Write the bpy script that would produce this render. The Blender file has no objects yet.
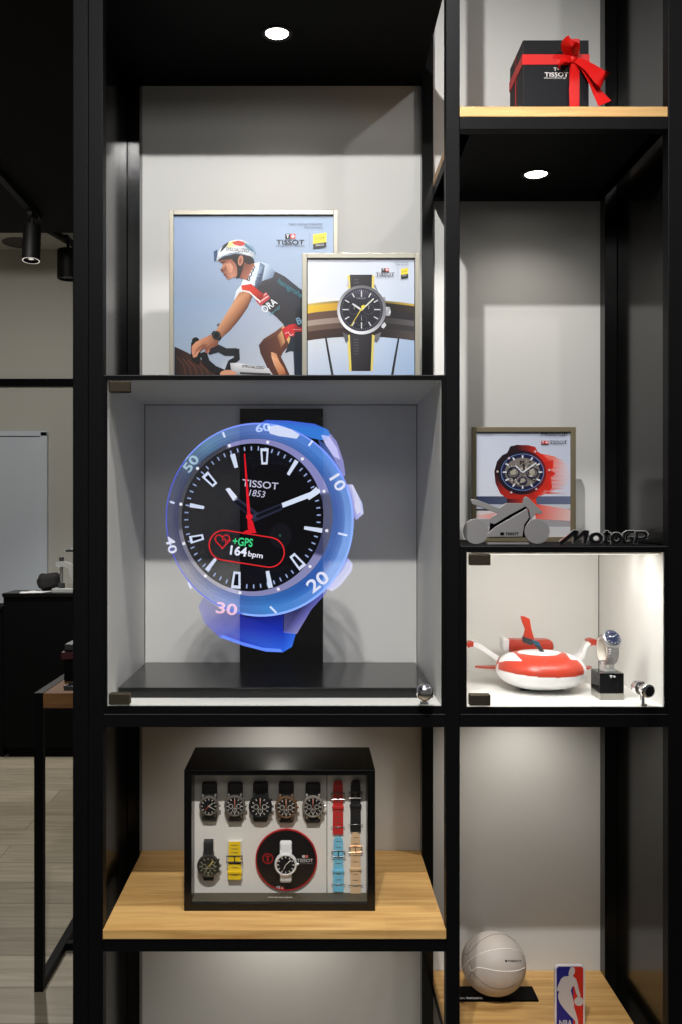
import bpy, bmesh, math, random
from mathutils import Vector, Matrix
random.seed(7)
PI = math.pi
F = 920.0; VX = 310.0; VY = 514.0; EYE = 1.44
SC = bpy.context.scene
COL = SC.collection

# ------------------------------------------------------------------ basics
def lin(c):
    c = c / 255.0
    return c / 12.92 if c <= 0.04045 else ((c + 0.055) / 1.055) ** 2.4
def C(r, g, b, a=1.0):
    return (lin(r), lin(g), lin(b), a)
def PX(px, d): return (px - VX) * d / F
def PZ(py, d): return EYE - (py - VY) * d / F
def P(px, py, d): return Vector((PX(px, d), d, PZ(py, d)))

def mat(name, rgb, rough=0.5, metal=0.0, spec=0.5, coat=0.0, bump=0.0, bscale=200.0, emit=None, es=0.0):
    m = bpy.data.materials.new(name); m.use_nodes = True
    nt = m.node_tree; b = nt.nodes['Principled BSDF']
    b.inputs['Base Color'].default_value = C(*rgb)
    b.inputs['Roughness'].default_value = rough
    b.inputs['Metallic'].default_value = metal
    b.inputs['Specular IOR Level'].default_value = spec
    b.inputs['Coat Weight'].default_value = coat
    if emit:
        b.inputs['Emission Color'].default_value = C(*emit); b.inputs['Emission Strength'].default_value = es
    if bump:
        tc = nt.nodes.new('ShaderNodeTexCoord'); n = nt.nodes.new('ShaderNodeTexNoise'); bp = nt.nodes.new('ShaderNodeBump')
        n.inputs['Scale'].default_value = bscale; n.inputs['Detail'].default_value = 3
        bp.inputs['Strength'].default_value = bump; bp.inputs['Distance'].default_value = 0.002
        nt.links.new(tc.outputs['Object'], n.inputs['Vector']); nt.links.new(n.outputs['Fac'], bp.inputs['Height'])
        nt.links.new(bp.outputs['Normal'], b.inputs['Normal'])
    return m

def wood(name, a, b_, rough=0.45, stretch=(2.0, 26.0, 26.0)):
    m = bpy.data.materials.new(name); m.use_nodes = True
    nt = m.node_tree; p = nt.nodes['Principled BSDF']; L = nt.links.new
    tc = nt.nodes.new('ShaderNodeTexCoord'); mp = nt.nodes.new('ShaderNodeMapping'); mp.inputs['Scale'].default_value = stretch
    n = nt.nodes.new('ShaderNodeTexNoise'); n.inputs['Scale'].default_value = 3.0; n.inputs['Detail'].default_value = 8; n.inputs['Distortion'].default_value = 0.6
    r = nt.nodes.new('ShaderNodeValToRGB')
    r.color_ramp.elements[0].position = 0.3; r.color_ramp.elements[0].color = C(*b_)
    r.color_ramp.elements[1].position = 0.68; r.color_ramp.elements[1].color = C(*a)
    br = nt.nodes.new('ShaderNodeTexBrick'); br.inputs['Scale'].default_value = 1.0
    br.inputs['Brick Width'].default_value = 0.62; br.inputs['Row Height'].default_value = 0.075; br.inputs['Mortar Size'].default_value = 0.0
    br.inputs['Color1'].default_value = (0.86, 0.86, 0.86, 1); br.inputs['Color2'].default_value = (1.0, 1.0, 1.0, 1)
    mx = nt.nodes.new('ShaderNodeMix'); mx.data_type = 'RGBA'; mx.blend_type = 'MULTIPLY'; mx.inputs['Factor'].default_value = 1.0
    L(tc.outputs['Object'], mp.inputs['Vector']); L(mp.outputs['Vector'], n.inputs['Vector']); L(n.outputs['Fac'], r.inputs['Fac'])
    L(tc.outputs['Object'], br.inputs['Vector'])
    L(r.outputs['Color'], mx.inputs[6]); L(br.outputs['Color'], mx.inputs[7]); L(mx.outputs[2], p.inputs['Base Color'])
    p.inputs['Roughness'].default_value = rough
    return m

def floor_mat():
    m = bpy.data.materials.new('floor_planks'); m.use_nodes = True
    nt = m.node_tree; p = nt.nodes['Principled BSDF']; L = nt.links.new
    tc = nt.nodes.new('ShaderNodeTexCoord')
    br = nt.nodes.new('ShaderNodeTexBrick'); br.inputs['Scale'].default_value = 1.0
    br.inputs['Brick Width'].default_value = 1.3; br.inputs['Row Height'].default_value = 0.2; br.inputs['Mortar Size'].default_value = 0.0015
    br.inputs['Color1'].default_value = C(150, 141, 122); br.inputs['Color2'].default_value = C(176, 166, 146); br.inputs['Mortar'].default_value = C(90, 82, 70)
    mp = nt.nodes.new('ShaderNodeMapping'); mp.inputs['Scale'].default_value = (1.2, 16, 1)
    n = nt.nodes.new('ShaderNodeTexNoise'); n.inputs['Scale'].default_value = 2.5; n.inputs['Detail'].default_value = 7; n.inputs['Distortion'].default_value = 0.8
    r = nt.nodes.new('ShaderNodeValToRGB'); r.color_ramp.elements[0].position = 0.25; r.color_ramp.elements[0].color = (0.6, 0.58, 0.55, 1)
    r.color_ramp.elements[1].position = 0.7; r.color_ramp.elements[1].color = (1, 1, 1, 1)
    mx = nt.nodes.new('ShaderNodeMix'); mx.data_type = 'RGBA'; mx.blend_type = 'MULTIPLY'; mx.inputs['Factor'].default_value = 1.0
    L(tc.outputs['Object'], br.inputs['Vector']); L(tc.outputs['Object'], mp.inputs['Vector']); L(mp.outputs['Vector'], n.inputs['Vector'])
    L(n.outputs['Fac'], r.inputs['Fac']); L(br.outputs['Color'], mx.inputs[6]); L(r.outputs['Color'], mx.inputs[7]); L(mx.outputs[2], p.inputs['Base Color'])
    p.inputs['Roughness'].default_value = 0.45
    return m

def glass_mat(name, tint=(1, 1, 1), ior=1.45, rough=0.0, mul=1.0):
    m = bpy.data.materials.new(name); m.use_nodes = True
    nt = m.node_tree; nt.nodes.clear(); L = nt.links.new
    o = nt.nodes.new('ShaderNodeOutputMaterial'); t = nt.nodes.new('ShaderNodeBsdfTransparent'); g = nt.nodes.new('ShaderNodeBsdfGlossy')
    f = nt.nodes.new('ShaderNodeFresnel'); mx = nt.nodes.new('ShaderNodeMixShader'); mm = nt.nodes.new('ShaderNodeMath'); mm.operation = 'MULTIPLY'
    f.inputs['IOR'].default_value = ior; t.inputs['Color'].default_value = (*tint, 1); g.inputs['Roughness'].default_value = rough
    mm.inputs[1].default_value = mul
    ge = nt.nodes.new('ShaderNodeNewGeometry'); mr = nt.nodes.new('ShaderNodeMapRange')
    mr.inputs['To Min'].default_value = ior; mr.inputs['To Max'].default_value = 1.0 / ior
    L(ge.outputs['Backfacing'], mr.inputs['Value']); L(mr.outputs[0], f.inputs['IOR'])
    L(f.outputs[0], mm.inputs[0]); L(mm.outputs[0], mx.inputs[0]); L(t.outputs[0], mx.inputs[1]); L(g.outputs[0], mx.inputs[2]); L(mx.outputs[0], o.inputs[0])
    return m

def attr_mat(name, rough=0.4, spec=0.4, metal=0.0, tone=1.0):
    m = bpy.data.materials.new(name); m.use_nodes = True
    nt = m.node_tree; p = nt.nodes['Principled BSDF']
    a = nt.nodes.new('ShaderNodeVertexColor'); a.layer_name = 'Col'
    mx = nt.nodes.new('ShaderNodeMix'); mx.data_type = 'RGBA'; mx.blend_type = 'MULTIPLY'; mx.inputs['Factor'].default_value = 1.0
    mx.inputs[7].default_value = (tone, tone, tone, 1)
    nt.links.new(a.outputs['Color'], mx.inputs[6]); nt.links.new(mx.outputs[2], p.inputs['Base Color'])
    p.inputs['Roughness'].default_value = rough; p.inputs['Specular IOR Level'].default_value = spec; p.inputs['Metallic'].default_value = metal
    return m
def screen_mat():
    m = bpy.data.materials.new('screen_picture'); m.use_nodes = True
    nt = m.node_tree; nt.nodes.clear(); L = nt.links.new
    o = nt.nodes.new('ShaderNodeOutputMaterial'); t = nt.nodes.new('ShaderNodeBsdfTransparent'); e = nt.nodes.new('ShaderNodeEmission')
    a = nt.nodes.new('ShaderNodeVertexColor'); a.layer_name = 'Col'; mx = nt.nodes.new('ShaderNodeMixShader')
    L(a.outputs['Color'], e.inputs['Color']); L(a.outputs['Alpha'], mx.inputs[0]); L(t.outputs[0], mx.inputs[1]); L(e.outputs[0], mx.inputs[2]); L(mx.outputs[0], o.inputs[0])
    return m

M = {}
M['wall'] = mat('white_wall_panel', (208, 207, 204), 0.55, bump=0.02, bscale=60)
M['room'] = mat('far_wall_paint', (205, 203, 194), 0.7)
M['door'] = mat('far_door_paint', (222, 230, 240), 0.4)
M['black'] = mat('black_powder_coat', (9, 9, 11), 0.5, spec=0.09, bump=0.03, bscale=900)
M['blackpanel'] = mat('black_satin_panel', (13, 13, 13), 0.16, spec=0.28)
M['blackmatt'] = mat('black_matt', (5, 5, 6), 0.65, spec=0.08)
M['soffit'] = mat('black_ceiling_paint', (12, 12, 13), 0.8, spec=0.2)
M['satin'] = mat('black_lacquer', (7, 7, 8), 0.28, spec=0.35)
M['gloss'] = mat('black_gloss', (8, 8, 9), 0.06, spec=0.5)
M['slab'] = mat('black_plinth_lacquer', (18, 18, 19), 0.2, spec=0.35)
M['liner'] = mat('white_case_lining', (226, 225, 220), 0.5)
M['joint'] = mat('dark_joint', (40, 38, 35), 0.7)
M['oak'] = wood('oak_board', (214, 172, 108), (182, 136, 76))
M['oakdark'] = wood('oak_table', (138, 94, 48), (96, 62, 32), 0.75)
M['floor'] = floor_mat()
M['glass'] = glass_mat('clear_glass')
M['frontglass'] = glass_mat('display_front_glass', ior=1.3)
M['acrylic'] = glass_mat('clear_acrylic', (0.99, 0.99, 0.99), 1.12)
M['print'] = attr_mat('printed_paper', 0.35, 0.3, tone=.80)
M['screen'] = screen_mat()
M['champ'] = mat('champagne_metal', (150, 146, 134), 0.4, metal=0.45)
M['olive'] = mat('bronze_frame', (116, 106, 84), 0.42, metal=0.4)
M['steel'] = mat('brushed_steel', (176, 176, 178), 0.38, metal=0.9)
M['signsteel'] = mat('sign_grey_metal', (148, 146, 146), 0.45, metal=0.5)
M['chrome'] = mat('chrome', (235, 235, 238), 0.06, metal=1.0)
M['hinge'] = mat('bronze_hinge', (98, 90, 76), 0.25, metal=0.85)
M['redsilk'] = mat('red_satin_ribbon', (206, 22, 20), 0.4, spec=0.25)
M['giftblack'] = mat('black_card', (24, 24, 28), 0.45, spec=0.12)
M['white'] = mat('white_plastic', (232, 232, 232), 0.3)
M['red'] = mat('red_plastic', (184, 58, 38), 0.32)
M['darkgrey'] = mat('dark_grey', (44, 46, 50), 0.5)
M['teal'] = mat('teal_blue', (30, 92, 120), 0.4)
M['seam'] = mat('white_inlay', (238, 234, 226), 0.5)
M['seamdark'] = mat('dark_seam', (96, 88, 80), 0.6)
M['ball'] = mat('grey_leather_ball', (188, 178, 170), 0.45, bump=0.25, bscale=900)
M['lettergrey'] = mat('letter_edge_grey', (190, 190, 190), 0.4, metal=0.3)
M['whitetext'] = mat('white_lettering', (232, 232, 232), 0.5)
M['lens'] = mat('lamp_lens', (255, 250, 240), 0.4, emit=(255, 248, 236), es=14.0)
M['lens2'] = mat('track_lamp_lens', (255, 250, 240), 0.4, emit=(255, 250, 240), es=.55)
M['lampbody'] = mat('lamp_black', (8, 8, 9), 0.55, spec=.25)
M['pressgrey'] = mat('press_grey', (150, 152, 150), .4)
M['rubber'] = mat('bag_fabric', (14, 14, 15), 0.85)

# ------------------------------------------------------------------ objects
def setp(o, label=None, cat=None, group=None, kind=None):
    if label: o['label'] = label
    if cat: o['category'] = cat
    if group: o['group'] = group
    if kind: o['kind'] = kind
    return o
def thing(name, label, cat, loc=(0, 0, 0), group=None):
    o = bpy.data.objects.new(name, None); COL.objects.link(o)
    o.location = loc; o.empty_display_size = 0.05
    return setp(o, label, cat, group)
def worldoff(o):
    v = Vector((0, 0, 0))
    while o is not None:
        v += o.location; o = o.parent
    return v

class MB:
    def __init__(s): s.bm = bmesh.new(); s.col = None
    def _new(s, geom_verts, mi):
        fs = set()
        for v in geom_verts:
            for f in v.link_faces: fs.add(f)
        for f in fs: f.material_index = mi
    def box(s, x0, x1, y0, y1, z0, z1, mi=0, bev=0.0, seg=2, rot=None):
        r = bmesh.ops.create_cube(s.bm, size=1.0); vs = r['verts']
        c = Vector(((x0 + x1) / 2, (y0 + y1) / 2, (z0 + z1) / 2))
        for v in vs:
            v.co = Vector((v.co.x * (x1 - x0), v.co.y * (y1 - y0), v.co.z * (z1 - z0)))
            if rot is not None: v.co = rot @ v.co
            v.co += c
        s._new(vs, mi)
        if bev:
            es = list({e for v in vs for e in v.link_edges})
            r = bmesh.ops.bevel(s.bm, geom=es, offset=bev, segments=seg, affect='EDGES', profile=0.5)
            for f in r['faces']: f.material_index = mi
        return s
    def lathe(s, c, axis, prof, seg=32, mi=0):
        # prof: list of (radius, offset along axis)
        c = Vector(c); a = Vector(axis).normalized()
        u = a.orthogonal().normalized(); w = a.cross(u)
        rings = []
        for r, t in prof:
            if r < 1e-7: rings.append([s.bm.verts.new(c + a * t)])
            else: rings.append([s.bm.verts.new(c + a * t + (u * math.cos(2 * PI * i / seg) + w * math.sin(2 * PI * i / seg)) * r) for i in range(seg)])
        for k in range(len(rings) - 1):
            A, B = rings[k], rings[k + 1]
            for i in range(seg):
                j = (i + 1) % seg
                if len(A) == 1 and len(B) == 1: continue
                if len(A) == 1: f = s.bm.faces.new((A[0], B[j], B[i]))
                elif len(B) == 1: f = s.bm.faces.new((A[i], A[j], B[0]))
                else: f = s.bm.faces.new((A[i], A[j], B[j], B[i]))
                f.material_index = mi; f.smooth = True
        return s
    def cyl(s, c, axis, r, h, seg=32, mi=0, bev=0.0):
        b = bev
        return s.lathe(c, axis, [(0, 0), (r - b, 0), (r, b), (r, h - b), (r - b, h), (0, h)] if b else [(0, 0), (r, 0), (r, h), (0, h)], seg, mi)
    def tube(s, pts, r, seg=8, mi=0, closed=False):
        pts = [Vector(p) for p in pts]; n = len(pts); rings = []
        rr = r if isinstance(r, (list, tuple)) else [r] * n
        up = None
        for i, p in enumerate(pts):
            if closed: t = pts[(i + 1) % n] - pts[i - 1]
            else: t = pts[min(i + 1, n - 1)] - pts[max(i - 1, 0)]
            t.normalize()
            if up is None: up = t.orthogonal().normalized()
            up = (up - t * up.dot(t)).normalized(); w = t.cross(up)
            rings.append([s.bm.verts.new(p + (up * math.cos(2 * PI * k / seg) + w * math.sin(2 * PI * k / seg)) * rr[i]) for k in range(seg)])
        m = n if closed else n - 1
        for i in range(m):
            A, B = rings[i], rings[(i + 1) % n]
            for k in range(seg):
                j = (k + 1) % seg
                f = s.bm.faces.new((A[k], A[j], B[j], B[k])); f.material_index = mi; f.smooth = True
        if not closed:
            f = s.bm.faces.new(rings[0][::-1]); f.material_index = mi
            f = s.bm.faces.new(rings[-1]); f.material_index = mi
        return s
    def prism(s, poly, vec, mi=0, side=None):
        # poly: list of 3D points (planar), extruded along vec
        vec = Vector(vec); A = [s.bm.verts.new(Vector(p)) for p in poly]; B = [s.bm.verts.new(Vector(p) + vec) for p in poly]
        fs = [s.bm.faces.new(A), s.bm.faces.new(B[::-1])]
        for f in fs: f.material_index = mi
        n = len(A)
        for i in range(n):
            j = (i + 1) % n
            f = s.bm.faces.new((A[j], A[i], B[i], B[j])); f.material_index = mi if side is None else side
        return s
    def band(s, pts, wdir, w, th, mi=0, w2=None, smooth=True):
        # strap: centre-line pts, width along wdir, thickness normal to both
        pts = [Vector(p) for p in pts]; n = len(pts); rings = []
        for i, p in enumerate(pts):
            t = (pts[min(i + 1, n - 1)] - pts[max(i - 1, 0)]).normalized()
            wd = wdir[i] if isinstance(wdir, list) else wdir
            wd = Vector(wd); wd = (wd - t * wd.dot(t)).normalized(); nn = t.cross(wd)
            W = w if w2 is None else w + (w2 - w) * i / (n - 1)
            if isinstance(w, list): W = w[i]
            rings.append([s.bm.verts.new(p + wd * sx * W / 2 + nn * sy * th / 2) for sx, sy in ((-1, -1), (1, -1), (1, 1), (-1, 1))])
        for i in range(n - 1):
            A, B = rings[i], rings[i + 1]
            for k in range(4):
                j = (k + 1) % 4
                f = s.bm.faces.new((A[k], A[j], B[j], B[k])); f.material_index = mi; f.smooth = smooth and k in (0, 2)
        s.bm.faces.new(rings[0][::-1]).material_index = mi; s.bm.faces.new(rings[-1]).material_index = mi
        return s
    def build(s, name, mats, parent=None, smooth=None, bevel=0.0, label=None):
        bmesh.ops.recalc_face_normals(s.bm, faces=s.bm.faces)
        for e_ in s.bm.edges:
            if len(e_.link_faces) == 2 and e_.calc_face_angle(0) > .7: e_.smooth = False
        off = worldoff(parent)
        for v in s.bm.verts: v.co -= off
        me = bpy.data.meshes.new(name); s.bm.to_mesh(me); s.bm.free()
        for m in (mats if isinstance(mats, (list, tuple)) else [mats]): me.materials.append(m)
        o = bpy.data.objects.new(name, me); COL.objects.link(o); o.parent = parent
        if bevel:
            b = o.modifiers.new('bevel', 'BEVEL'); b.width = bevel; b.segments = 2; b.limit_method = 'ANGLE'
        if label: o['label'] = label
        return o

_fontcache = {}
def font_polys(txt, bold=0.0):
    k = (txt, bold)
    if k in _fontcache: return _fontcache[k]
    cu = bpy.data.curves.new('lettering', 'FONT'); cu.body = txt; cu.dimensions = '2D'; cu.fill_mode = 'FRONT'; cu.offset = bold; cu.resolution_u = 3
    o = bpy.data.objects.new('lettering', cu); COL.objects.link(o)
    bpy.context.view_layer.update()
    dg = bpy.context.evaluated_depsgraph_get()
    me = bpy.data.meshes.new_from_object(o.evaluated_get(dg))
    vs = [v.co.to_2d() for v in me.vertices]; fs = [list(p.vertices) for p in me.polygons]
    bpy.data.objects.remove(o); bpy.data.curves.remove(cu); bpy.data.meshes.remove(me)
    x0 = min(v.x for v in vs); x1 = max(v.x for v in vs); y0 = min(v.y for v in vs); y1 = max(v.y for v in vs)
    vs = [((v.x - x0) / (x1 - x0), (v.y - y0) / (y1 - y0)) for v in vs]
    _fontcache[k] = (vs, fs); return vs, fs

class Art:
    """flat print: shapes given in a 2-D drawing frame, laid as thin layers on the plane y = d"""
    def __init__(s, d, eps=2e-5, clip=None):
        s.d = d; s.eps = eps; s.n = 0; s.bm = bmesh.new(); s.lay = s.bm.loops.layers.float_color.new('Col')
        s.o = (0, 0); s.k = 1.0; s.clip = clip
    def frame(s, x0, y0, k): s.o = (x0, y0); s.k = k; return s
    def pt(s, x, y):
        x = s.o[0] + x / s.k; y = s.o[1] + y / s.k
        if s.clip:
            x = min(max(x, s.clip[0]), s.clip[2]); y = min(max(y, s.clip[1]), s.clip[3])
        return Vector((PX(x, s.d), s.d - s.n * s.eps, PZ(y, s.d)))
    def _face(s, pts, cols):
        try: f = s.bm.faces.new([s.bm.verts.new(p) for p in pts])
        except ValueError: return
        for l, c in zip(f.loops, cols): l[s.lay] = c
    def up(s): s.n += 1
    def poly(s, pts, col):
        s.up(); c = col if isinstance(col, list) else [col] * len(pts)
        s._face([s.pt(*p) for p in pts], c); return s
    def rect(s, x0, y0, x1, y1, col): return s.poly([(x0, y0), (x1, y0), (x1, y1), (x0, y1)], col)
    def ell(s, cx, cy, rx, ry, col, n=40, rot=0.0):
        return s.poly([s.epos(cx, cy, rx, ry, 2 * PI * i / n, rot) for i in range(n)], col)
    @staticmethod
    def epos(cx, cy, rx, ry, a, rot):
        x = rx * math.cos(a); y = ry * math.sin(a)
        return (cx + x * math.cos(rot) - y * math.sin(rot), cy + x * math.sin(rot) + y * math.cos(rot))
    def ring(s, fo, fi, col, n=72, a0=0.0, a1=2 * PI):
        # fo / fi: functions of the angle returning a point; col: colour or function of angle
        s.up()
        for i in range(n):
            a = a0 + (a1 - a0) * i / n; b = a0 + (a1 - a0) * (i + 1) / n
            ca, cb = (col(a), col(b)) if callable(col) else (col, col)
            s._face([s.pt(*fo(a)), s.pt(*fo(b)), s.pt(*fi(b)), s.pt(*fi(a))], [ca, cb, cb, ca])
        return s
    def oring(s, cx, cy, rx, ry, w, col, n=40, rot=0.0):
        return s.ring(lambda a: s.epos(cx, cy, rx, ry, a, rot), lambda a: s.epos(cx, cy, rx - w, ry - w, a, rot), col, n)
    def stroke(s, pts, w, col, w2=None):
        s.up(); n = len(pts); L = []; R = []
        for i, p in enumerate(pts):
            a = pts[max(i - 1, 0)]; b = pts[min(i + 1, n - 1)]
            tx, ty = b[0] - a[0], b[1] - a[1]; l = math.hypot(tx, ty) or 1
            W = (w if w2 is None else w + (w2 - w) * i / (n - 1)) / 2
            L.append((p[0] - ty / l * W, p[1] + tx / l * W)); R.append((p[0] + ty / l * W, p[1] - tx / l * W))
        for i in range(n - 1):
            s._face([s.pt(*L[i]), s.pt(*L[i + 1]), s.pt(*R[i + 1]), s.pt(*R[i])], [col] * 4)
        return s
    def text(s, t, cx, cy, w, h, col, rot=0.0, bold=0.0, shear=0.0):
        s.up(); vs, fs = font_polys(t, bold); r = math.radians(rot); out = []
        for u, v in vs:
            x = (u - 0.5) * w; y = (0.5 - v) * h; x -= y * shear
            out.append((cx + x * math.cos(r) - y * math.sin(r), cy + x * math.sin(r) + y * math.cos(r)))
        V = [s.bm.verts.new(s.pt(*p)) for p in out]
        for f in fs:
            try: ff = s.bm.faces.new([V[i] for i in f])
            except ValueError: continue
            for l in ff.loops: l[s.lay] = col
        return s
    def build(s, name, m, parent, label=None, crop=None):
        if crop:
            for co_, no_ in (((crop[0], 0, 0), (-1, 0, 0)), ((crop[1], 0, 0), (1, 0, 0)), ((0, 0, crop[2]), (0, 0, -1)), ((0, 0, crop[3]), (0, 0, 1))):
                bmesh.ops.bisect_plane(s.bm, geom=s.bm.verts[:] + s.bm.edges[:] + s.bm.faces[:], plane_co=co_, plane_no=no_, clear_outer=True)
        for f in s.bm.faces:
            f.normal_update()
            if f.normal.y > 0: f.normal_flip()
        off = worldoff(parent)
        for v in s.bm.verts: v.co -= off
        me = bpy.data.meshes.new(name); s.bm.to_mesh(me); s.bm.free(); me.materials.append(m)
        o = bpy.data.objects.new(name, me); COL.objects.link(o); o.parent = parent
        if label: o['label'] = label
        return o
def struct(mb, name, m, label=None):
    o = mb.build(name, m); o['kind'] = 'structure'
    if label: o['label'] = label
    return o
def solid_text(mb, t, c, w, h, th, mi=0, bold=0.0, shear=0.0):
    """raised lettering on a vertical face: c = centre of the lettering's back, letters rise towards -Y"""
    vs, fs = font_polys(t, bold); c = Vector(c)
    pts = [c + Vector(((u - 0.5) * w + (v - 0.5) * h * shear, 0, (v - 0.5) * h)) for u, v in vs]
    A = [mb.bm.verts.new(p - Vector((0, th, 0))) for p in pts]
    for f in fs:
        try: mb.bm.faces.new([A[i] for i in f]).material_index = mi
        except ValueError: pass

# ------------------------------------------------------------------ the room
FY0, FARY = -1.6, 6.3
struct(MB().box(-3.2, 3.2, FY0, FARY, -0.05, 0), 'floor', M['floor'])
struct(MB().box(-3.2, 3.2, FARY, FARY + 0.08, 0, 3.3), 'wall_back', M['room'])
struct(MB().box(-3.28, -3.2, FY0, FARY, 0, 3.3), 'wall_left', M['room'])
struct(MB().box(-3.2, 3.2, 5.27, FARY, 3.25, 3.3), 'ceiling', M['room'])
struct(MB().box(-3.2, 3.2, FY0, 5.27, 3.05, 3.3), 'soffit', M['soffit'])
struct(MB().box(-3.2, 0.5, FARY - 0.03, FARY, 2.312, 2.362), 'trim_1', M['blackmatt'])
# far door with frame
d1 = MB().box(-2.75, -1.835, FARY - 0.025, FARY, 0, 1.965, 0, 0.004)
do = struct(d1, 'door_1', M['door'])
dfm = MB().box(-1.835, -1.79, FARY - 0.04, FARY, 0, 2.0, 0, 0.003).box(-2.8, -1.79, FARY - 0.04, FARY, 1.97, 2.005, 0, 0.003).box(-2.8, -2.75, FARY - 0.04, FARY, 0, 2.0, 0, 0.003)
dfm.build('door_frame', M['door'], do)
hm = MB().tube([(-2.66, FARY - 0.025, 1.03), (-2.66, FARY - 0.07, 1.03), (-2.55, FARY - 0.075, 1.03)], 0.009)
hm.build('door_handle', M['steel'], do)
# recessed round opening in the white strip of ceiling
t = thing('ceiling_speaker', 'grey round recessed ceiling speaker in the white strip of ceiling', 'speaker', (-1.925, 6.14, 3.25))
MB().lathe((-1.925, 6.14, 3.25), (0, 0, -1), [(0, 0.001), (0.105, 0.001), (0.11, 0.006), (0.125, 0.004), (0.125, 0)], 36).build('grille', mat('speaker_grey', (92, 90, 86), 0.7), t)

# ------------------------------------------------------------------ shelving unit
XL, XD0, XD1, XR = -0.3825, 0.2515, 0.277, 0.662
ROOT = thing('shelving_unit', 'tall black metal shelving unit with oak shelves and white back panels', 'shelving unit', (0.14, 1.9, 0))
YF = 1.70; YB = 2.066; YW = 2.10; TOP = 2.95
def part(name, m, mb, bevel=0.0, label=None, parent=None): return mb.build(name, m, parent or ROOT, bevel=bevel, label=label)
for x0, x1 in ((-0.41, XL), (XD0, XD1), (XR, 0.69)):
    part('post', M['black'], MB().box(x0, x1, YF, YF + 0.028, 0, TOP, 0, 0.0015))
part('post', M['black'], MB().box(-0.4385, -0.4105, YF, YF + 0.03, 0, TOP, 0, 0.0015), label='outermost black post on the left edge')
for x0, x1 in ((-0.41, XL), (XD0, XD1), (XR, 0.69)):
    part('post', M['blackpanel'], MB().box(x0, x1, YB, YW, 0, TOP, 0, 0.001))
part('side_panel', M['blackpanel'], MB().box(-0.4195, -0.4105, YF + 0.03, YW, 0, TOP))
part('side_panel', M['blackpanel'], MB().box(0.6905, 0.70, YF, YW, 0, TOP))
part('back_panel', M['wall'], MB().box(-0.4195, 0.70, YW, YW + 0.018, 0, TOP))
part('top_panel', M['blackmatt'], MB().box(-0.41, XD0, YF + 0.0285, YB - .0005, 2.417, 2.455).box(XL, XD0, YF + .002, YF + 0.0285, 2.417, 2.455).box(XL, XD0, YB - .0005, YW, 2.417, 2.455), label='black header panel over the wide bay')
def rails(xa, xb, z0, z1, sides=True):
    part('rail', M['black'], MB().box(xa, xb, YF, YF + 0.024, z0, z1, 0, 0.001))
    part('rail', M['black'], MB().box(xa, xb, YB, YB + 0.026, z0, z1, 0, 0.001))
    if sides:
        part('rail', M['black'], MB().box(xa, xa + 0.024, YF + 0.024, YB, z0, z1, 0, 0.001))
        part('rail', M['black'], MB().box(xb - 0.024, xb, YF + 0.024, YB, z0, z1, 0, 0.001))
# oak shelves: upper right, lower left, lowest right
rails(XD1, XR, 2.151, 2.174)
part('shelf_board', M['oak'], MB().box(XD1, XR, YF + 0.002, YW - 0.001, 2.175, 2.194, 0, 0.001), label='oak shelf board under the gift box')
part('under_panel', M['blackmatt'], MB().box(XD1 + 0.001, XR - 0.001, YF + 0.024, YB, 2.151, 2.172), label='black underside panel holding a downlight')
rails(XL, XD0, 0.631, 0.655)
part('shelf_board', M['oak'], MB().box(XL + 0.0, XD0, YF - 0.003, YW - 0.001, 0.6555, 0.673, 0, 0.001), label='oak shelf board under the black watch display')
rails(XD1, XR, 0.357, 0.381)
part('shelf_board', M['oak'], MB().box(XD1, XR, YF - 0.003, YW - 0.001, 0.3815, 0.399, 0, 0.001), label='oak shelf board under the ball')
# rails that carry the two glass cases
rails(XL, XD0, 1.046, 1.0685)
rails(XD1, XR, 1.046, 1.0685)

# downlights
def downlight(label, x, y, z, r=0.028):
    t = thing('recessed_spotlight', label, 'ceiling light', (x, y, z))
    MB().lathe((x, y, z), (0, 0, -1), [(r * 0.9, -0.004), (r * 0.9, 0.001), (r * 1.0, 0.003), (r * 1.22, 0.002), (r * 1.25, 0)], 40).build('rim', M['lampbody'], t)
    MB().lathe((x, y, z), (0, 0, -1), [(0, 0.0015), (r * 0.86, 0.001), (r * 0.9, 0)], 36).build('lens', M['lens'], t)
    return t
downlight('bright recessed spotlight in the black header above the two cycling posters', PX(277, 1.87), 1.87, 2.417, 0.026)
downlight('bright recessed spotlight under the shelf that holds the gift box', PX(536, 1.924), 1.924, 2.151, 0.0255)

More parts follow.
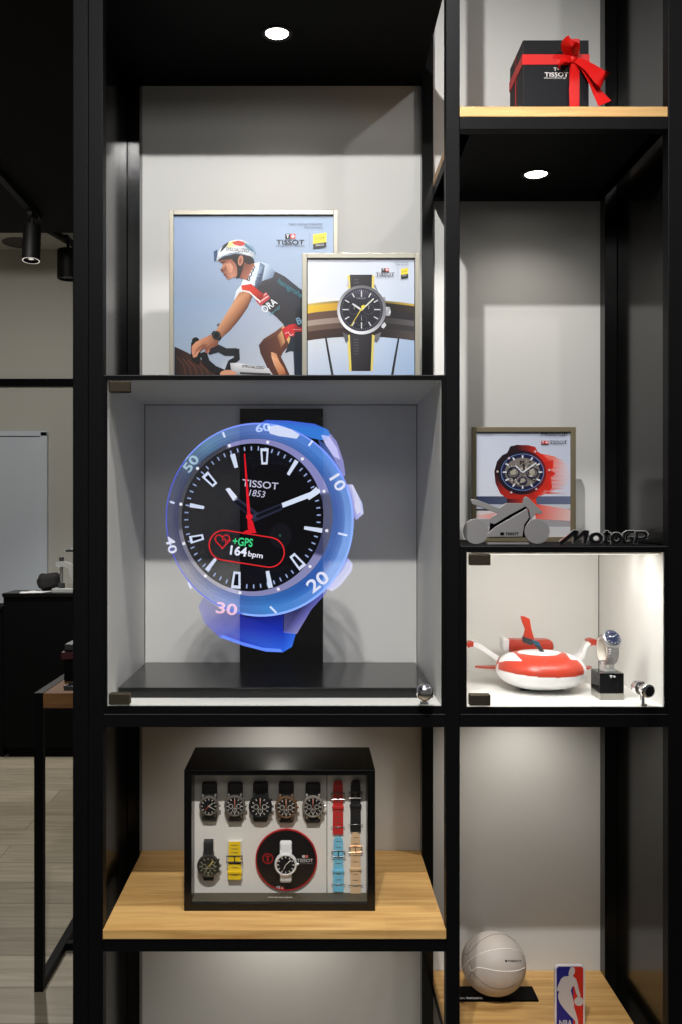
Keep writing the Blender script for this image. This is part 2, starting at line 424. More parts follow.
# ------------------------------------------------------------------ glass display cases
def case(label, x0, x1, z0, z1, ix0, ix1, iz0, iz1, yb, wide):
    t = thing('glass_display_case', label, 'display case', ((x0 + x1) / 2, 1.9, z0))
    a = MB(); y0 = YF + 0.007; e = 0.0025
    sx0, sx1, sz0, sz1 = ix0 - e, ix1 + e, iz0 - e, iz1 + e        # shell opening, lined flush with the door opening
    a.box(x0, sx0, y0, yb + 0.008, z0, z1).box(sx1, x1, y0, yb + 0.008, z0, z1).box(sx0, sx1, y0, yb + 0.008, z0, sz0).box(sx0, sx1, y0, yb + 0.008, sz1, z1).box(sx0, sx1, yb, yb + 0.008, sz0, sz1)
    # front lip around the door
    a.box(x0, ix0 - 0.0005, YF, y0, z0, z1).box(ix1 + 0.0005, x1, YF, y0, z0, z1).box(ix0, ix1, YF, y0, z0, iz0 - 0.0005).box(ix0, ix1, YF, y0, iz1 + 0.0005, z1)
    a.build('shell', M['blackmatt'], t)
    MB().box(x0 + .002, x1 - .002, YF - .0012, YF - .0002, z0 + .0002, z0 + .0016).build('edge_highlight', mat('highlight_grey', (74, 74, 76), .35, metal=.5), t)  # grey strips here and below stand in for the highlight on the case edges
    MB().box(x0 + .002, x1 - .002, YF - .0012, YF - .0002, z1 - .002, z1 - .0004).build('edge_highlight', mat('highlight_grey', (74, 74, 76), .35, metal=.5), t)
    l = MB()
    l.box(sx0, ix0, y0, yb, iz0, iz1).box(ix1, sx1, y0, yb, iz0, iz1).box(sx0, sx1, y0, yb, sz0, iz0).box(sx0, sx1, y0, yb, iz1, sz1).box(ix0, ix1, yb - e, yb, iz0, iz1)
    l.build('lining', M['liner'], t)
    j = MB(); q = 0.0016; yy = yb - e
    j.box(ix0, ix0 + q, yy - 0.0006, yy, iz0, iz1).box(ix1 - q, ix1, yy - 0.0006, yy, iz0, iz1).box(ix0, ix1, yy - 0.0006, yy, iz1 - q, iz1)
    j.build('joint', M['joint'], t)
    door = MB().box(ix0 + 0.0006, ix1 - 0.0006, YF + 0.0005, YF + 0.0055, iz0 + 0.001, iz1 - 0.0008).build('glass_door', M['glass'], t)
    for zz in (iz1 - 0.013, iz0 + 0.014):
        h = MB().box(ix0 + 0.004, ix0 + 0.043, YF - 0.005, YF - 0.0002, zz - 0.0105, zz + 0.0105, 0, 0.002)
        h.box(ix0 + 0.004, ix0 + 0.043, YF + 0.0062, YF + 0.012, zz - 0.0105, zz + 0.0105, 0, 0.002)
        h.build('hinge', M['hinge'], door)
    return t, door
CL, dL = case('wide glass case in the left bay holding a lit watch picture on a screen', XL, XD0, 1.0688, 1.697, PX(107, 1.7), PX(441.5, 1.7), PZ(706.3, 1.7), PZ(379.8, 1.7), 2.088, True)
CR, dR = case('small white lined glass case on the right holding a red toy craft', XD1, XR, 1.0688, 1.381, PX(467, 1.7), PX(664.6, 1.7), PZ(707.3, 1.7), PZ(552.6, 1.7), 2.088, False)
LF = PZ(706.3, 1.7); RF = PZ(707.3, 1.7)     # floors inside
# locks
c = P(424.5, 692, 1.685)
k = MB().lathe((c.x, YF - 0.0005, c.z), (0, -1, 0), [(0, 0), (0.008, 0), (0.009, 0.004), (0.0135, 0.009), (0.0158, 0.016), (0.0150, 0.022), (0.0115, 0.027), (0.006, 0.0295), (0, 0.03)], 32)
k.box(c.x - 0.004, c.x + 0.004, YF - 0.012, YF - 0.003, c.z - 0.02, c.z - 0.011, 0, 0.001).box(c.x - 0.008, c.x + 0.008, YF - 0.012, YF - 0.003, c.z - 0.024, c.z - 0.019, 0, 0.001)
k.build('lock_knob', M['chrome'], dL)
c = P(651.5, 692.5, 1.675)
kk = MB().lathe((c.x - 0.01, YF + 0.004, c.z + 0.003), Vector((0.35, -1, -0.08)), [(0, -0.012), (0.0115, -0.012), (0.0125, -0.009), (0.0125, 0.001), (0.0085, 0.003), (0.0085, 0.012), (0.0125, 0.014), (0.0130, 0.024), (0.0115, 0.026), (0.0095, 0.026)], 32, 0)
kk.lathe((c.x - 0.01, YF + 0.004, c.z + 0.003), Vector((0.35, -1, -0.08)), [(0.0095, 0.026), (0.0085, 0.0245), (0, 0.0245)], 32, 1)
kk.box(c.x - 0.012, c.x - 0.006, YF - 0.008, YF - 0.0005, c.z - 0.026, c.z - 0.006, 0, 0.001).box(c.x - 0.012, c.x - 0.001, YF - 0.008, YF - 0.0005, c.z - 0.029, c.z - 0.025, 0, 0.001)
kk.build('lock_knob', [M['chrome'], M['gloss']], dR)
# black strip on the back of the wide case
MB().box(PX(240, 2.08), PX(323, 2.08), 2.076, 2.0854, LF + 0.019, PZ(409, 2.08)).build('back_strip', M['gloss'], CL, label='black vertical strip behind the screen')
downlight('recessed spotlight in the underside of the wide glass case above the black watch display', -.066, 1.95, 1.0688, .026)
downlight('recessed spotlight in the underside of the small glass case above the ball', .47, 1.95, 1.0688, .026)
downlight('recessed spotlight under the oak shelf that carries the black watch display', -.066, 1.93, .6555, .026)
# flat black plinth in the wide case
t = thing('display_plinth', 'flat glossy black plinth covering the floor of the wide glass case', 'plinth', (-0.065, 1.93, LF))
MB().box(PX(107, 1.7) + 0.004, PX(441, 1.7) - 0.004, 1.777, 2.082, LF, 1.1045, 0, 0.0012).build('slab', M['slab'], t)
# led lights in the small case
for (yy, lb) in ((1.857, 'tiny round spotlight in the top of the small glass case, nearer its back'), (1.772, 'tiny round spotlight in the top of the small glass case, nearer its door')):
    z = PZ(552.6, 1.7)
    t = thing('case_spotlight', lb, 'light', (0.634, yy, z), 'spotlights inside the small glass case')
    MB().lathe((0.634, yy, z), (0, 0, -1), [(0.0075, 0.004), (0.009, 0.005), (0.0105, 0.003), (0.0105, 0)], 24).build('rim', M['steel'], t)
    MB().lathe((0.634, yy, z), (0, 0, -1), [(0, 0.0035), (0.0075, 0.0035)], 24).build('lens', M['lens'], t)

z = PZ(552.6, 1.7)
t = thing('led_strip', 'slim bright light strip along the top front edge inside the small glass case', 'light', (.47, 1.72, z))
MB().box(PX(470, 1.72), PX(660, 1.72), 1.715, 1.728, z - .003, z, 0, .0005).build('housing', M['liner'], t)
MB().box(PX(472, 1.72), PX(658, 1.72), 1.717, 1.726, z - .0045, z - .003).build('diffuser', mat('strip_diffuser', (250, 248, 235), .5, emit=(255, 250, 235), es=1.0), t)
# ------------------------------------------------------------------ transparent screen with the big watch picture
SD = 1.716
t = thing('transparent_screen', 'transparent screen behind the glass door showing a large blue sports watch', 'screen', (-0.065, SD, LF))
SCREEN = t
MB().box(PX(108.5, SD), PX(439.5, SD), SD, SD + 0.003, LF, PZ(382, SD)).build('screen_pane', M['acrylic'], t)
def S(): return Art(SD - 0.0006 - S.z, 2e-5).frame(150, 400, 3.1)
S.z = 0.0
def E(r, g, b, a=1.0):
    # a transparent screen: coloured light added over a partly dimmed view
    k = 1.0 if a > .92 else .6
    return (lin(r) * .95 / k, lin(g) * .95 / k, lin(b) * 1.0 / k, a * k)
# straps
a = S()
a.poly([(330, 78), (360, 62), (430, 64), (510, 74), (552, 92), (560, 110), (535, 125), (500, 118), (430, 85)], [E(70, 110, 235, .8)] * 4 + [E(60, 140, 240, .8)] * 5)
a.build('strap_image', M['screen'], t); a = S()
a.poly([(150, 640), (168, 690), (215, 735), (290, 762), (360, 780), (412, 782), (440, 765), (452, 725), (412, 715), (415, 660), (300, 672), (215, 645), (165, 612)],
       [E(70, 70, 180, .55), E(60, 65, 190, .6), E(48, 70, 205, .85), E(30, 60, 205, .9), E(30, 70, 215, .9), E(50, 110, 240, .9), E(60, 130, 245, .9), E(50, 110, 235, .9), E(20, 50, 190, .9), E(15, 30, 120, .85), E(18, 30, 130, .85), E(40, 45, 140, .7), E(60, 60, 160, .6)])
a.poly([(215, 735), (290, 762), (360, 780), (412, 782), (405, 772), (350, 768), (285, 750), (225, 728)], E(110, 150, 255, .8))
a.build('strap_image', M['screen'], t); S.z += .0002; a = S()
a.poly([(560, 105), (580, 130), (600, 190), (606, 235), (590, 240), (570, 180), (540, 128)], E(150, 150, 215, .8))
a.poly([(530, 108), (556, 112), (580, 150), (590, 185), (570, 175), (545, 140)], E(200, 200, 235, .8))
a.poly([(520, 120), (545, 140), (588, 210), (600, 250), (570, 215), (535, 165)], E(64, 90, 160, .85))
a.build('lug_image', M['screen'], t); a = S()
a.poly([(416, 660), (470, 640), (520, 590), (560, 560), (545, 600), (500, 650), (455, 725), (414, 722)], [E(60, 60, 110, .9), E(40, 40, 90, .9), E(60, 70, 140, .9), E(70, 80, 170, .9), E(90, 100, 190, .9), E(110, 110, 190, .9), E(150, 150, 210, .9), E(90, 90, 150, .9)])
a.build('lug_image', M['screen'], t); S.z += 0.0003
# pushers
a = S()
a.poly([(606, 262), (628, 262), (640, 285), (658, 320), (662, 352), (640, 372), (630, 362), (622, 320)], [E(150, 160, 235, .9), E(235, 235, 255, .95), E(190, 200, 245, .95), E(200, 210, 250, .95), E(235, 235, 255, .95), E(170, 170, 230, .9), E(120, 130, 215, .9), E(100, 110, 200, .9)])
a.poly([(640, 290), (652, 318), (655, 345), (642, 355), (634, 330)], E(225, 225, 248, .95))
a.build('pusher_image', M['screen'], t); a = S()
a.poly([(612, 488), (628, 508), (626, 530), (590, 575), (565, 592), (545, 585), (556, 566), (590, 530)], [E(150, 160, 235, .9), E(235, 235, 255, .95), E(210, 215, 250, .95), E(230, 230, 252, .95), E(245, 245, 255, .95), E(180, 180, 230, .9), E(110, 120, 205, .9), E(130, 140, 215, .9)])
a.poly([(612, 500), (620, 512), (618, 526), (588, 562), (572, 572), (575, 555), (600, 525)], E(214, 216, 244, .95))
a.build('pusher_image', M['screen'], t); S.z += 0.0003
# bezel: sheared ellipse rings (angle 0 = twelve o'clock, clockwise)
def ring_pt(cx, cy, A, B):
    return lambda th: (cx + A[0] * math.sin(th) + B[0] * math.cos(th), cy + A[1] * math.sin(th) + B[1] * math.cos(th))
outer = ring_pt(340, 371, (288, 52), (46, -296))
mid = ring_pt(326, 364, (236, 42), (44, -240))
dial = ring_pt(318, 364, (216, 40), (42, -226))
def bez_col(th):
    stops = [(0, (110, 150, 235, .8)), (35, (80, 140, 225, .85)), (70, (60, 110, 190, .9)), (100, (84, 130, 205, .92)), (130, (60, 120, 205, .92)), (165, (70, 140, 215, .9)), (195, (86, 120, 200, .8)), (225, (104, 102, 136, .5)), (255, (62, 64, 104, .6)), (285, (54, 70, 104, .6)), (315, (100, 150, 185, .75)), (340, (96, 130, 200, .8)), (360, (110, 150, 235, .8))]
    d = math.degrees(th) % 360
    for (x, p), (y, q) in zip(stops, stops[1:]):
        if x <= d <= y:
            f = (d - x) / (y - x); return E(*[p[i] + (q[i] - p[i]) * f for i in range(3)], p[3] + (q[3] - p[3]) * f)
    return C(*stops[0][1])
a = S()
a.ring(outer, mid, bez_col, 120)
def rim_col(th):
    d = math.degrees(th) % 360
    return E(130, 150, 255, .85) if d > 300 or d < 60 else (E(70, 90, 220, .85) if 180 < d < 300 else E(150, 180, 250, .9))
inner_of = lambda f, g, k: (lambda th: tuple(f(th)[i] + (g(th)[i] - f(th)[i]) * k for i in (0, 1)))
a.ring(outer, inner_of(outer, mid, 0.10), rim_col, 120)
a.ring(inner_of(outer, mid, 0.93), mid, lambda th: E(30, 40, 90, .8), 120)
a.ring(inner_of(outer, mid, .10), inner_of(outer, mid, .42), lambda th: (lambda d: E(150, 195, 245, .42 * max(0, 1 - abs(d - 95) / 75)))(math.degrees(th) % 360), 120)
a.ring(inner_of(outer, mid, .52), inner_of(outer, mid, .74), lambda th: E(18, 30, 76, .28), 120)
a.ring(inner_of(outer, mid, .74), inner_of(outer, mid, .93), lambda th: E(14, 26, 70, .5), 120)
a.ring(inner_of(outer, mid, .62), inner_of(outer, mid, .92), lambda th: (lambda d: E(24, 56, 130, .6 * max(0, 1 - abs(d - 120) / 90)))(math.degrees(th) % 360), 120)
a.poly([(362, 82), (395, 78), (440, 92), (464, 108), (455, 120), (400, 112), (372, 104)], E(225, 235, 255, .95))
def num(s, x, y, w, h, rot, col=E(238, 240, 255, .95), bold=0.02): a.text(s, x, y, w, h, col, rot, bold)
num('60', 350, 86, 46, 24, -8, E(200, 220, 255, .85)); num('10', 583, 256, 50, 36, 58); num('20', 520, 563, 70, 42, -38)
num('30', 238, 647, 66, 36, 8, E(255, 200, 205, .9)); num('40', 66, 449, 54, 28, 76); num('50', 127, 197, 54, 30, -52, E(190, 220, 225, .75))
for p, q in (((492, 142), (504, 126)), ((583, 413), (612, 420)), ((372, 640), (392, 660)), ((118, 565), (128, 585)), ((62, 315), (76, 320)), ((226, 100), (232, 116))):
    a.stroke([p, q], 6, E(230, 235, 255, .9))
a.build('bezel_image', M['screen'], t); S.z += 0.0006
# inner flange and dial
a = S()
a.ring(mid, dial, lambda th: (lambda d: E(150, 150, 205, .85) if d < 60 or d > 330 else (E(70, 74, 110, .8) if d < 110 else (E(150, 150, 195, .85) if d < 190 else E(140, 138, 158, .55) if d < 250 else E(40, 44, 60, .8))))(math.degrees(th) % 360), 120)
a.up()
N = 96
for i in range(N):
    th0, th1 = 2 * PI * i / N, 2 * PI * (i + 1) / N
    a._face([a.pt(318, 364), a.pt(*dial(th0)), a.pt(*dial(th1))], [C(4, 4, 10, .8)] * 3)
for i in range(60):
    th = 2 * PI * i / 60; p = inner_of(dial, lambda q: (318, 364), 0.04)(th); q = inner_of(dial, lambda q: (318, 364), 0.095)(th)
    a.stroke([p, q], 4, E(170, 190, 235, .85))
for i in range(12):
    th = 2 * PI * (i + 0.0) / 12; p = mid(th); q = dial(th)
    a.ell((p[0] + q[0]) / 2, (p[1] + q[1]) / 2, 5, 5, E(250, 250, 255, .95), 12)
a.ell(405, 420, 34, 40, E(22, 24, 30, .5), 30)
a.ell(403, 420, 5, 5, E(40, 90, 60, .6), 10)
# hour markers
mk = [((355, 150), (355, 200), 26, 1), ((455, 188), (428, 232), 13, 0), ((522, 278), (488, 304), 22, 1), ((534, 405), (478, 396), 14, 0), ((474, 520), (440, 480), 28, 1), ((374, 582), (364, 530), 15, 0),
      ((266, 584), (270, 532), 30, 1), ((176, 528), (204, 492), 13, 0), ((124, 434), (166, 424), 24, 1), ((124, 326), (168, 334), 13, 0), ((170, 230), (202, 264), 26, 1), ((256, 168), (268, 210), 16, 0)]
for p, q, w, hollow in mk:
    a.stroke([p, q], w, E(222, 232, 250, .97), w * 0.72)
    if hollow:
        m0 = (p[0] + (q[0] - p[0]) * .18, p[1] + (q[1] - p[1]) * .18); m1 = (p[0] + (q[0] - p[0]) * .86, p[1] + (q[1] - p[1]) * .86)
        a.stroke([m0, m1], w * .52, E(10, 12, 26, 1), w * .34)
a.text('TISSOT', 342, 262, 112, 22, E(205, 205, 225, .97), 6, 0.01)
a.text('1853', 333, 290, 48, 20, E(205, 205, 225, .97), 8, 0.0, 0.15)
# heart rate window
def rr(cx, cy, hw, hh, rot, n=14):
    pts = []
    for k in range(2 * n):
        sgn = 1 if k < n else -1; an = -PI / 2 + PI * (k % n) / (n - 1)
        x = sgn * (hw - hh + hh * math.cos(an)); y = sgn * hh * math.sin(an)
        r = math.radians(rot); pts.append((cx + x * math.cos(r) - y * math.sin(r), cy + x * math.sin(r) + y * math.cos(r)))
    return pts
o_ = rr(300, 461, 119, 48, 9); i_ = rr(300, 461, 115.5, 44.5, 9)
a.up()
for k in range(len(o_)):
    j = (k + 1) % len(o_); a._face([a.pt(*o_[k]), a.pt(*o_[j]), a.pt(*i_[j]), a.pt(*i_[k])], [E(235, 40, 46, .97)] * 4)
hp = []
for k in range(25):
    u = 2 * PI * k / 24; hp.append((225 + 1.42 * 16 * math.sin(u) ** 3, 436 - 1.5 * (13 * math.cos(u) - 5 * math.cos(2 * u) - 2 * math.cos(3 * u) - math.cos(4 * u))))
a.stroke(hp, 3.2, E(225, 40, 44, .95))
a.stroke([(224, 436), (232, 428), (236, 444), (240, 434), (250, 436)], 3, E(235, 50, 54, .95))
a.text('+GPS', 288, 440, 62, 26, E(70, 225, 140, .97), 6, 0.02); a.text('164', 275, 468, 52, 30, E(240, 244, 255, .97), 8, 0.03); a.text('bpm', 327, 482, 46, 22, E(240, 240, 250, .97), 9, 0.02)
a.build('dial_image', M['screen'], t); S.z += 0.003
a = S()
a.poly([(234, 276), (246, 272), (270, 300), (270, 312), (258, 312)], E(235, 240, 255, .97))
a.stroke([(262, 308), (330, 362)], 20, E(40, 44, 66, .9), 26)
a.stroke([(264, 312), (318, 356)], 10, E(8, 8, 18, .95), 14)
a.stroke([(318, 368), (408, 330)], 22, E(40, 44, 66, .9), 20); a.stroke([(330, 362), (404, 331)], 10, E(8, 8, 18, .95))
a.poly([(408, 320), (500, 284), (525, 275), (528, 284), (502, 300), (412, 334)], E(226, 238, 255, .98))
a.build('hand_image', M['screen'], t); S.z += 0.0003
a = S()
a.stroke([(293, 166), (307, 360), (311, 395)], 3.5, E(235, 20, 40, .98), 16)
a.ell(308, 362, 10, 10, E(240, 30, 44, .98), 20); a.poly([(303, 375), (318, 373), (326, 402), (330, 412), (290, 416), (290, 408), (304, 402)], E(230, 25, 40, .98))
a.build('hand_image', M['screen'], t, label='red second hand of the pictured watch')

# ------------------------------------------------------------------ posters
t_crop = [0, 0, 0, 0]
def frame_thing(label, x0, y0, x1, ybot_z, d, wpx, m, group=None):
    """x0,y0,x1 image columns / top row of the frame at depth d; returns root and clip box in the same drawing frame"""
    t = thing('picture_frame', label, 'picture', (PX((x0 + x1) / 2, d), d, ybot_z), group)
    X0, X1, Z1 = PX(x0, d), PX(x1, d), PZ(y0, d); w = wpx * d / F; b = MB()
    b.box(X0, X0 + w, d, d + 0.022, ybot_z, Z1, 0, 0.0008).box(X1 - w, X1, d, d + 0.022, ybot_z, Z1, 0, 0.0008)
    b.box(X0 + w, X1 - w, d, d + 0.022, Z1 - w, Z1, 0, 0.0008).box(X0 + w, X1 - w, d, d + 0.022, ybot_z, ybot_z + w, 0, 0.0008)
    b.build('frame', m, t)
    t_crop[:] = [X0 + w * .9, X1 - w * .9, ybot_z + w * .9, Z1 - w * .9]
    MB().box(X0 + w, X1 - w, d + 0.006, d + 0.02, ybot_z + w, Z1 - w).build('backing', M['blackmatt'], t)
    return t
def badge(a, x0, y0, x1, y1):
    h = y1 - y0; s = h * .12
    a.poly([(x0, y0 + s), (x1, y0), (x1, y0 + h * .58), (x0, y0 + h * .70)], C(236, 214, 70))
    a.poly([(x0, y0 + h * .70), (x1, y0 + h * .58), (x1, y1 - s), (x0, y1)], C(58, 58, 62))
    a.text('LE TOUR', (x0 + x1) / 2, y0 + h * .36, (x1 - x0) * .7, h * .16, C(60, 60, 50), -8); a.text('FRANCE', (x0 + x1) / 2, y0 + h * .76, (x1 - x0) * .6, h * .12, C(210, 210, 210), -8)
def tissot_mark(a, cx, y, w, h, dark=C(44, 42, 48)):
    a.rect(cx - w / 2, y, cx, y + h, dark); a.rect(cx, y, cx + w / 2, y + h, C(206, 92, 84))
    a.text('T', cx - w / 4, y + h / 2, w * .3, h * .7, C(225, 225, 228), 0, .04); a.text('+', cx + w / 4, y + h / 2, w * .32, h * .7, C(240, 235, 235), 0, .05)

CT = 1.697
# --- cyclist poster
D = 1.93
t = frame_thing('large pale framed poster of a cyclist, behind the smaller watch poster', 169, 210, 338, CT, D, 4.6, M['champ'])
Dp = D + 0.005
kx = D / Dp
a = Art(Dp, 2e-5, clip=None)
# re-map so that drawing coordinates taken at the frame's depth keep their place on the print
a.frame(VX - VX * kx, VY - VY * kx, 1 / kx)
def remap(a, x0, y0, k, d, dp):
    q = d / dp; a.o = (VX + (x0 - VX) * q, VY + (y0 - VY) * q); a.k = k / q; return a
remap(a, 170, 200, 4.871, D, Dp)
a.poly([(18, 64), (800, 64), (800, 480), (18, 480)], [C(142, 162, 194), C(152, 172, 200), C(172, 186, 206), C(134, 152, 178)])
a.poly([(18, 480), (800, 480), (800, 960), (18, 960)], [C(132, 154, 184), C(168, 186, 210), C(196, 202, 212), C(150, 160, 172)])
a.poly([(330, 500), (660, 480), (660, 850), (250, 850), (250, 760)], [C(160, 172, 194), C(180, 190, 208), C(200, 205, 216), C(182, 188, 198), C(160, 170, 186)])
SK, SKD, SKL = C(176, 118, 88), C(104, 60, 46), C(214, 160, 122)
# bike shadowed front and terrain
a.poly([(20, 712), (60, 730), (100, 750), (160, 780), (220, 815), (310, 850), (310, 960), (20, 960)], [C(34, 24, 22), C(46, 30, 26), C(60, 38, 32), C(50, 34, 28), C(60, 42, 34), C(44, 32, 28), C(40, 30, 26), C(30, 22, 20)])
for q in range(9):
    x = 30 + q * 28; a.stroke([(x, 760 + q * 9), (x + 34, 800 + q * 6), (x + 44, 850)], 5, C(84 + 8 * (q % 3), 52, 40))
# far leg and shorts
a.poly([(600, 720), (665, 700), (665, 960), (610, 960), (604, 800)], C(38, 52, 70))
# torso
a.poly([(512, 345), (560, 370), (652, 445), (800, 560), (800, 700), (652, 660), (600, 612), (555, 607), (520, 570), (470, 530), (420, 480), (392, 440), (430, 400), (480, 380)], [C(66, 66, 74), C(60, 62, 70), C(48, 56, 70), C(40, 48, 60), C(40, 44, 54), C(38, 42, 52), C(46, 46, 52), C(52, 50, 54), C(58, 54, 58), C(60, 54, 56), C(62, 54, 54), C(64, 58, 60), C(70, 68, 74), C(74, 74, 82)])
a.poly([(635, 430), (665, 452), (665, 640), (630, 620)], C(22, 28, 38))
a.text('hansgrohe', 585, 430, 140, 34, C(56, 124, 138), 33, 0.01)
# leg
a.poly([(548, 612), (575, 630), (592, 680), (572, 715), (550, 740), (540, 762), (560, 800), (583, 850), (600, 960), (500, 960), (485, 845), (462, 790), (440, 745), (432, 705), (455, 675), (510, 640)],
       [C(120, 74, 52), C(110, 66, 48), C(96, 56, 42), C(92, 52, 40), C(84, 46, 38), C(92, 52, 40), C(100, 58, 44), C(86, 48, 38), C(80, 44, 36), C(76, 42, 36), C(80, 44, 38), C(76, 44, 40), C(78, 46, 42), C(72, 44, 40), C(88, 54, 46), C(116, 72, 54)])
a.poly([(522, 660), (545, 632), (560, 690), (540, 720)], [C(150, 96, 66), C(222, 168, 112), C(206, 150, 104), C(120, 74, 54)])
a.poly([(492, 738), (518, 746), (530, 780), (556, 820), (566, 850), (530, 850), (506, 800), (494, 765)], [C(224, 164, 122), C(196, 130, 92), C(226, 160, 112), C(200, 128, 86), C(150, 88, 62), C(180, 112, 78), C(216, 156, 118), C(230, 176, 138)])
# shorts
a.poly([(552, 607), (600, 600), (664, 570), (664, 720), (640, 732), (605, 736), (585, 735), (560, 745), (578, 695), (588, 672), (566, 640)], [C(48, 54, 66)] * 4 + [C(36, 44, 58)] * 7)
a.poly([(542, 620), (556, 612), (586, 672), (578, 700)], C(226, 178, 112))
a.poly([(545, 626), (580, 606), (612, 600), (622, 618), (648, 618), (646, 640), (610, 640), (604, 662), (580, 660), (566, 682)], C(206, 44, 48))
a.stroke([(560, 650), (575, 640), (588, 660), (600, 650)], 4, C(236, 200, 200)); a.stroke([(600, 628), (640, 630)], 3, C(236, 190, 190))
a.text('Bo', 640, 582, 48, 34, C(150, 200, 228), -20, 0.02)
a.poly([(415, 486), (466, 446), (488, 474), (440, 514)], C(196, 70, 74)); a.stroke([(424, 484), (470, 452)], 4, C(235, 215, 215)); a.stroke([(432, 498), (480, 464)], 4, C(235, 210, 210))
a.text('ORA', 482, 512, 82, 36, C(226, 230, 236), -38, 0.02); a.text('hansgr', 512, 536, 66, 16, C(80, 160, 170), -42)
# shoulder
a.poly([(310, 484), (322, 440), (345, 412), (366, 362), (392, 318), (410, 306), (440, 298), (480, 310), (512, 345), (500, 375), (460, 388), (440, 395), (425, 412), (385, 412), (360, 422), (345, 455), (335, 484)],
       [C(206, 212, 222), C(226, 230, 236), C(236, 238, 242), C(240, 240, 242), C(240, 240, 242), C(230, 234, 240), C(206, 218, 232), C(176, 194, 216), C(128, 146, 170), C(112, 130, 156), C(150, 168, 192), C(190, 202, 218), C(226, 230, 236), C(230, 232, 238), C(214, 220, 228), C(196, 204, 216), C(180, 190, 206)])
a.poly([(438, 300), (462, 316), (446, 400), (420, 430), (412, 400), (430, 340)], [C(110, 130, 156), C(90, 106, 132), C(84, 98, 122), C(70, 80, 102), C(120, 140, 166), C(160, 178, 200)])
a.text('BOSS', 390, 352, 80, 25, C(52, 52, 60), -68, 0.03); a.text('BORA', 432, 385, 66, 20, C(66, 78, 100), -72, 0.02)
# red cuff, arm
a.poly([(338, 448), (385, 442), (400, 468), (378, 520), (335, 582), (290, 634), (252, 668), (212, 652), (245, 598), (288, 528), (312, 488)],
       [SK, C(196, 136, 98), SKD, SKD, SKD, C(112, 66, 48), C(130, 80, 58), C(196, 140, 106), C(206, 150, 112), SKL, C(206, 148, 108)])
a.poly([(346, 414), (394, 406), (428, 436), (458, 458), (440, 492), (418, 476), (388, 446), (350, 438)], [C(214, 64, 46), C(206, 52, 40), C(196, 50, 40), C(150, 50, 42), C(120, 44, 38), C(180, 52, 42), C(210, 60, 44), C(216, 74, 54)])
a.stroke([(346, 438), (386, 446), (420, 478), (438, 492)], 7, C(236, 232, 230))
a.poly([(226, 606), (238, 596), (240, 606), (232, 612)], C(84, 88, 66))
# head
a.poly([(352, 296), (400, 296), (412, 312), (372, 388), (338, 376), (336, 340)], [C(120, 70, 56), C(130, 78, 62), C(170, 110, 90), C(176, 112, 92), C(130, 78, 64), C(120, 70, 56)])
a.poly([(232, 290), (262, 272), (322, 258), (345, 262), (392, 272), (408, 286), (412, 304), (380, 312), (362, 300), (352, 340), (340, 374), (322, 382), (315, 340), (290, 290), (250, 300)], C(44, 36, 38))
a.poly([(234, 294), (250, 290), (300, 286), (320, 310), (332, 348), (322, 372), (302, 376), (286, 385), (274, 380), (270, 368), (262, 364), (262, 352), (254, 350), (248, 342), (244, 336), (256, 318), (254, 306)],
       [C(110, 62, 48), C(140, 84, 64), C(150, 92, 72), C(176, 116, 92), C(170, 112, 92), C(164, 108, 90), C(196, 138, 116), C(190, 132, 112), C(150, 92, 76), C(120, 70, 60), C(110, 60, 54), C(150, 94, 76), C(116, 66, 56), C(140, 84, 66), C(164, 104, 78), C(196, 136, 108), C(110, 62, 48)])
a.poly([(270, 312), (292, 302), (306, 322), (302, 350), (284, 352)], [C(196, 138, 110), C(206, 150, 124), C(214, 158, 132), C(206, 148, 122), C(186, 126, 102)])
a.stroke([(246, 303), (268, 298)], 4, C(40, 28, 28)); a.stroke([(262, 360), (276, 357)], 3, C(90, 46, 44)); a.poly([(244, 337), (258, 333), (256, 345), (250, 346)], C(96, 56, 46))
a.ell(343, 292, 13, 26, C(186, 124, 100), 20, 0.15); a.ell(342, 294, 6, 15, C(140, 84, 68), 16, 0.15)
a.stroke([(312, 262), (330, 320), (330, 372)], 7, C(34, 30, 32))
# helmet
a.poly([(216, 292), (230, 256), (256, 222), (285, 200), (318, 191), (345, 191), (378, 202), (404, 226), (419, 258), (405, 276), (370, 264), (330, 251), (290, 256), (252, 272), (232, 292)],
       [C(170, 176, 184), C(226, 226, 228), C(232, 232, 232), C(236, 236, 234), C(236, 234, 230), C(220, 220, 222), C(170, 190, 205), C(120, 150, 176), C(96, 116, 136), C(190, 196, 202), C(228, 228, 230), C(230, 230, 230), C(226, 226, 226), C(216, 218, 220), C(170, 176, 184)])
a.poly([(212, 248), (230, 238), (231, 262), (224, 292), (214, 297)], C(50, 78, 112)); a.poly([(242, 250), (258, 218), (288, 198), (276, 222), (252, 246)], C(40, 44, 50))
a.poly([(276, 226), (286, 204), (312, 196), (340, 214), (320, 228)], [C(226, 206, 110), C(232, 210, 100), C(222, 170, 80), C(222, 220, 210), C(225, 225, 210)])
a.poly([(302, 204), (330, 194), (360, 202), (366, 216), (340, 222), (312, 214)], C(196, 66, 60)); a.poly([(366, 204), (400, 228), (412, 254), (384, 240), (362, 222)], C(110, 146, 172)); a.stroke([(366, 214), (404, 248)], 4, C(50, 66, 84))
a.text('SPECIALIZED', 328, 240, 112, 17, C(66, 76, 92), 5, 0.02)
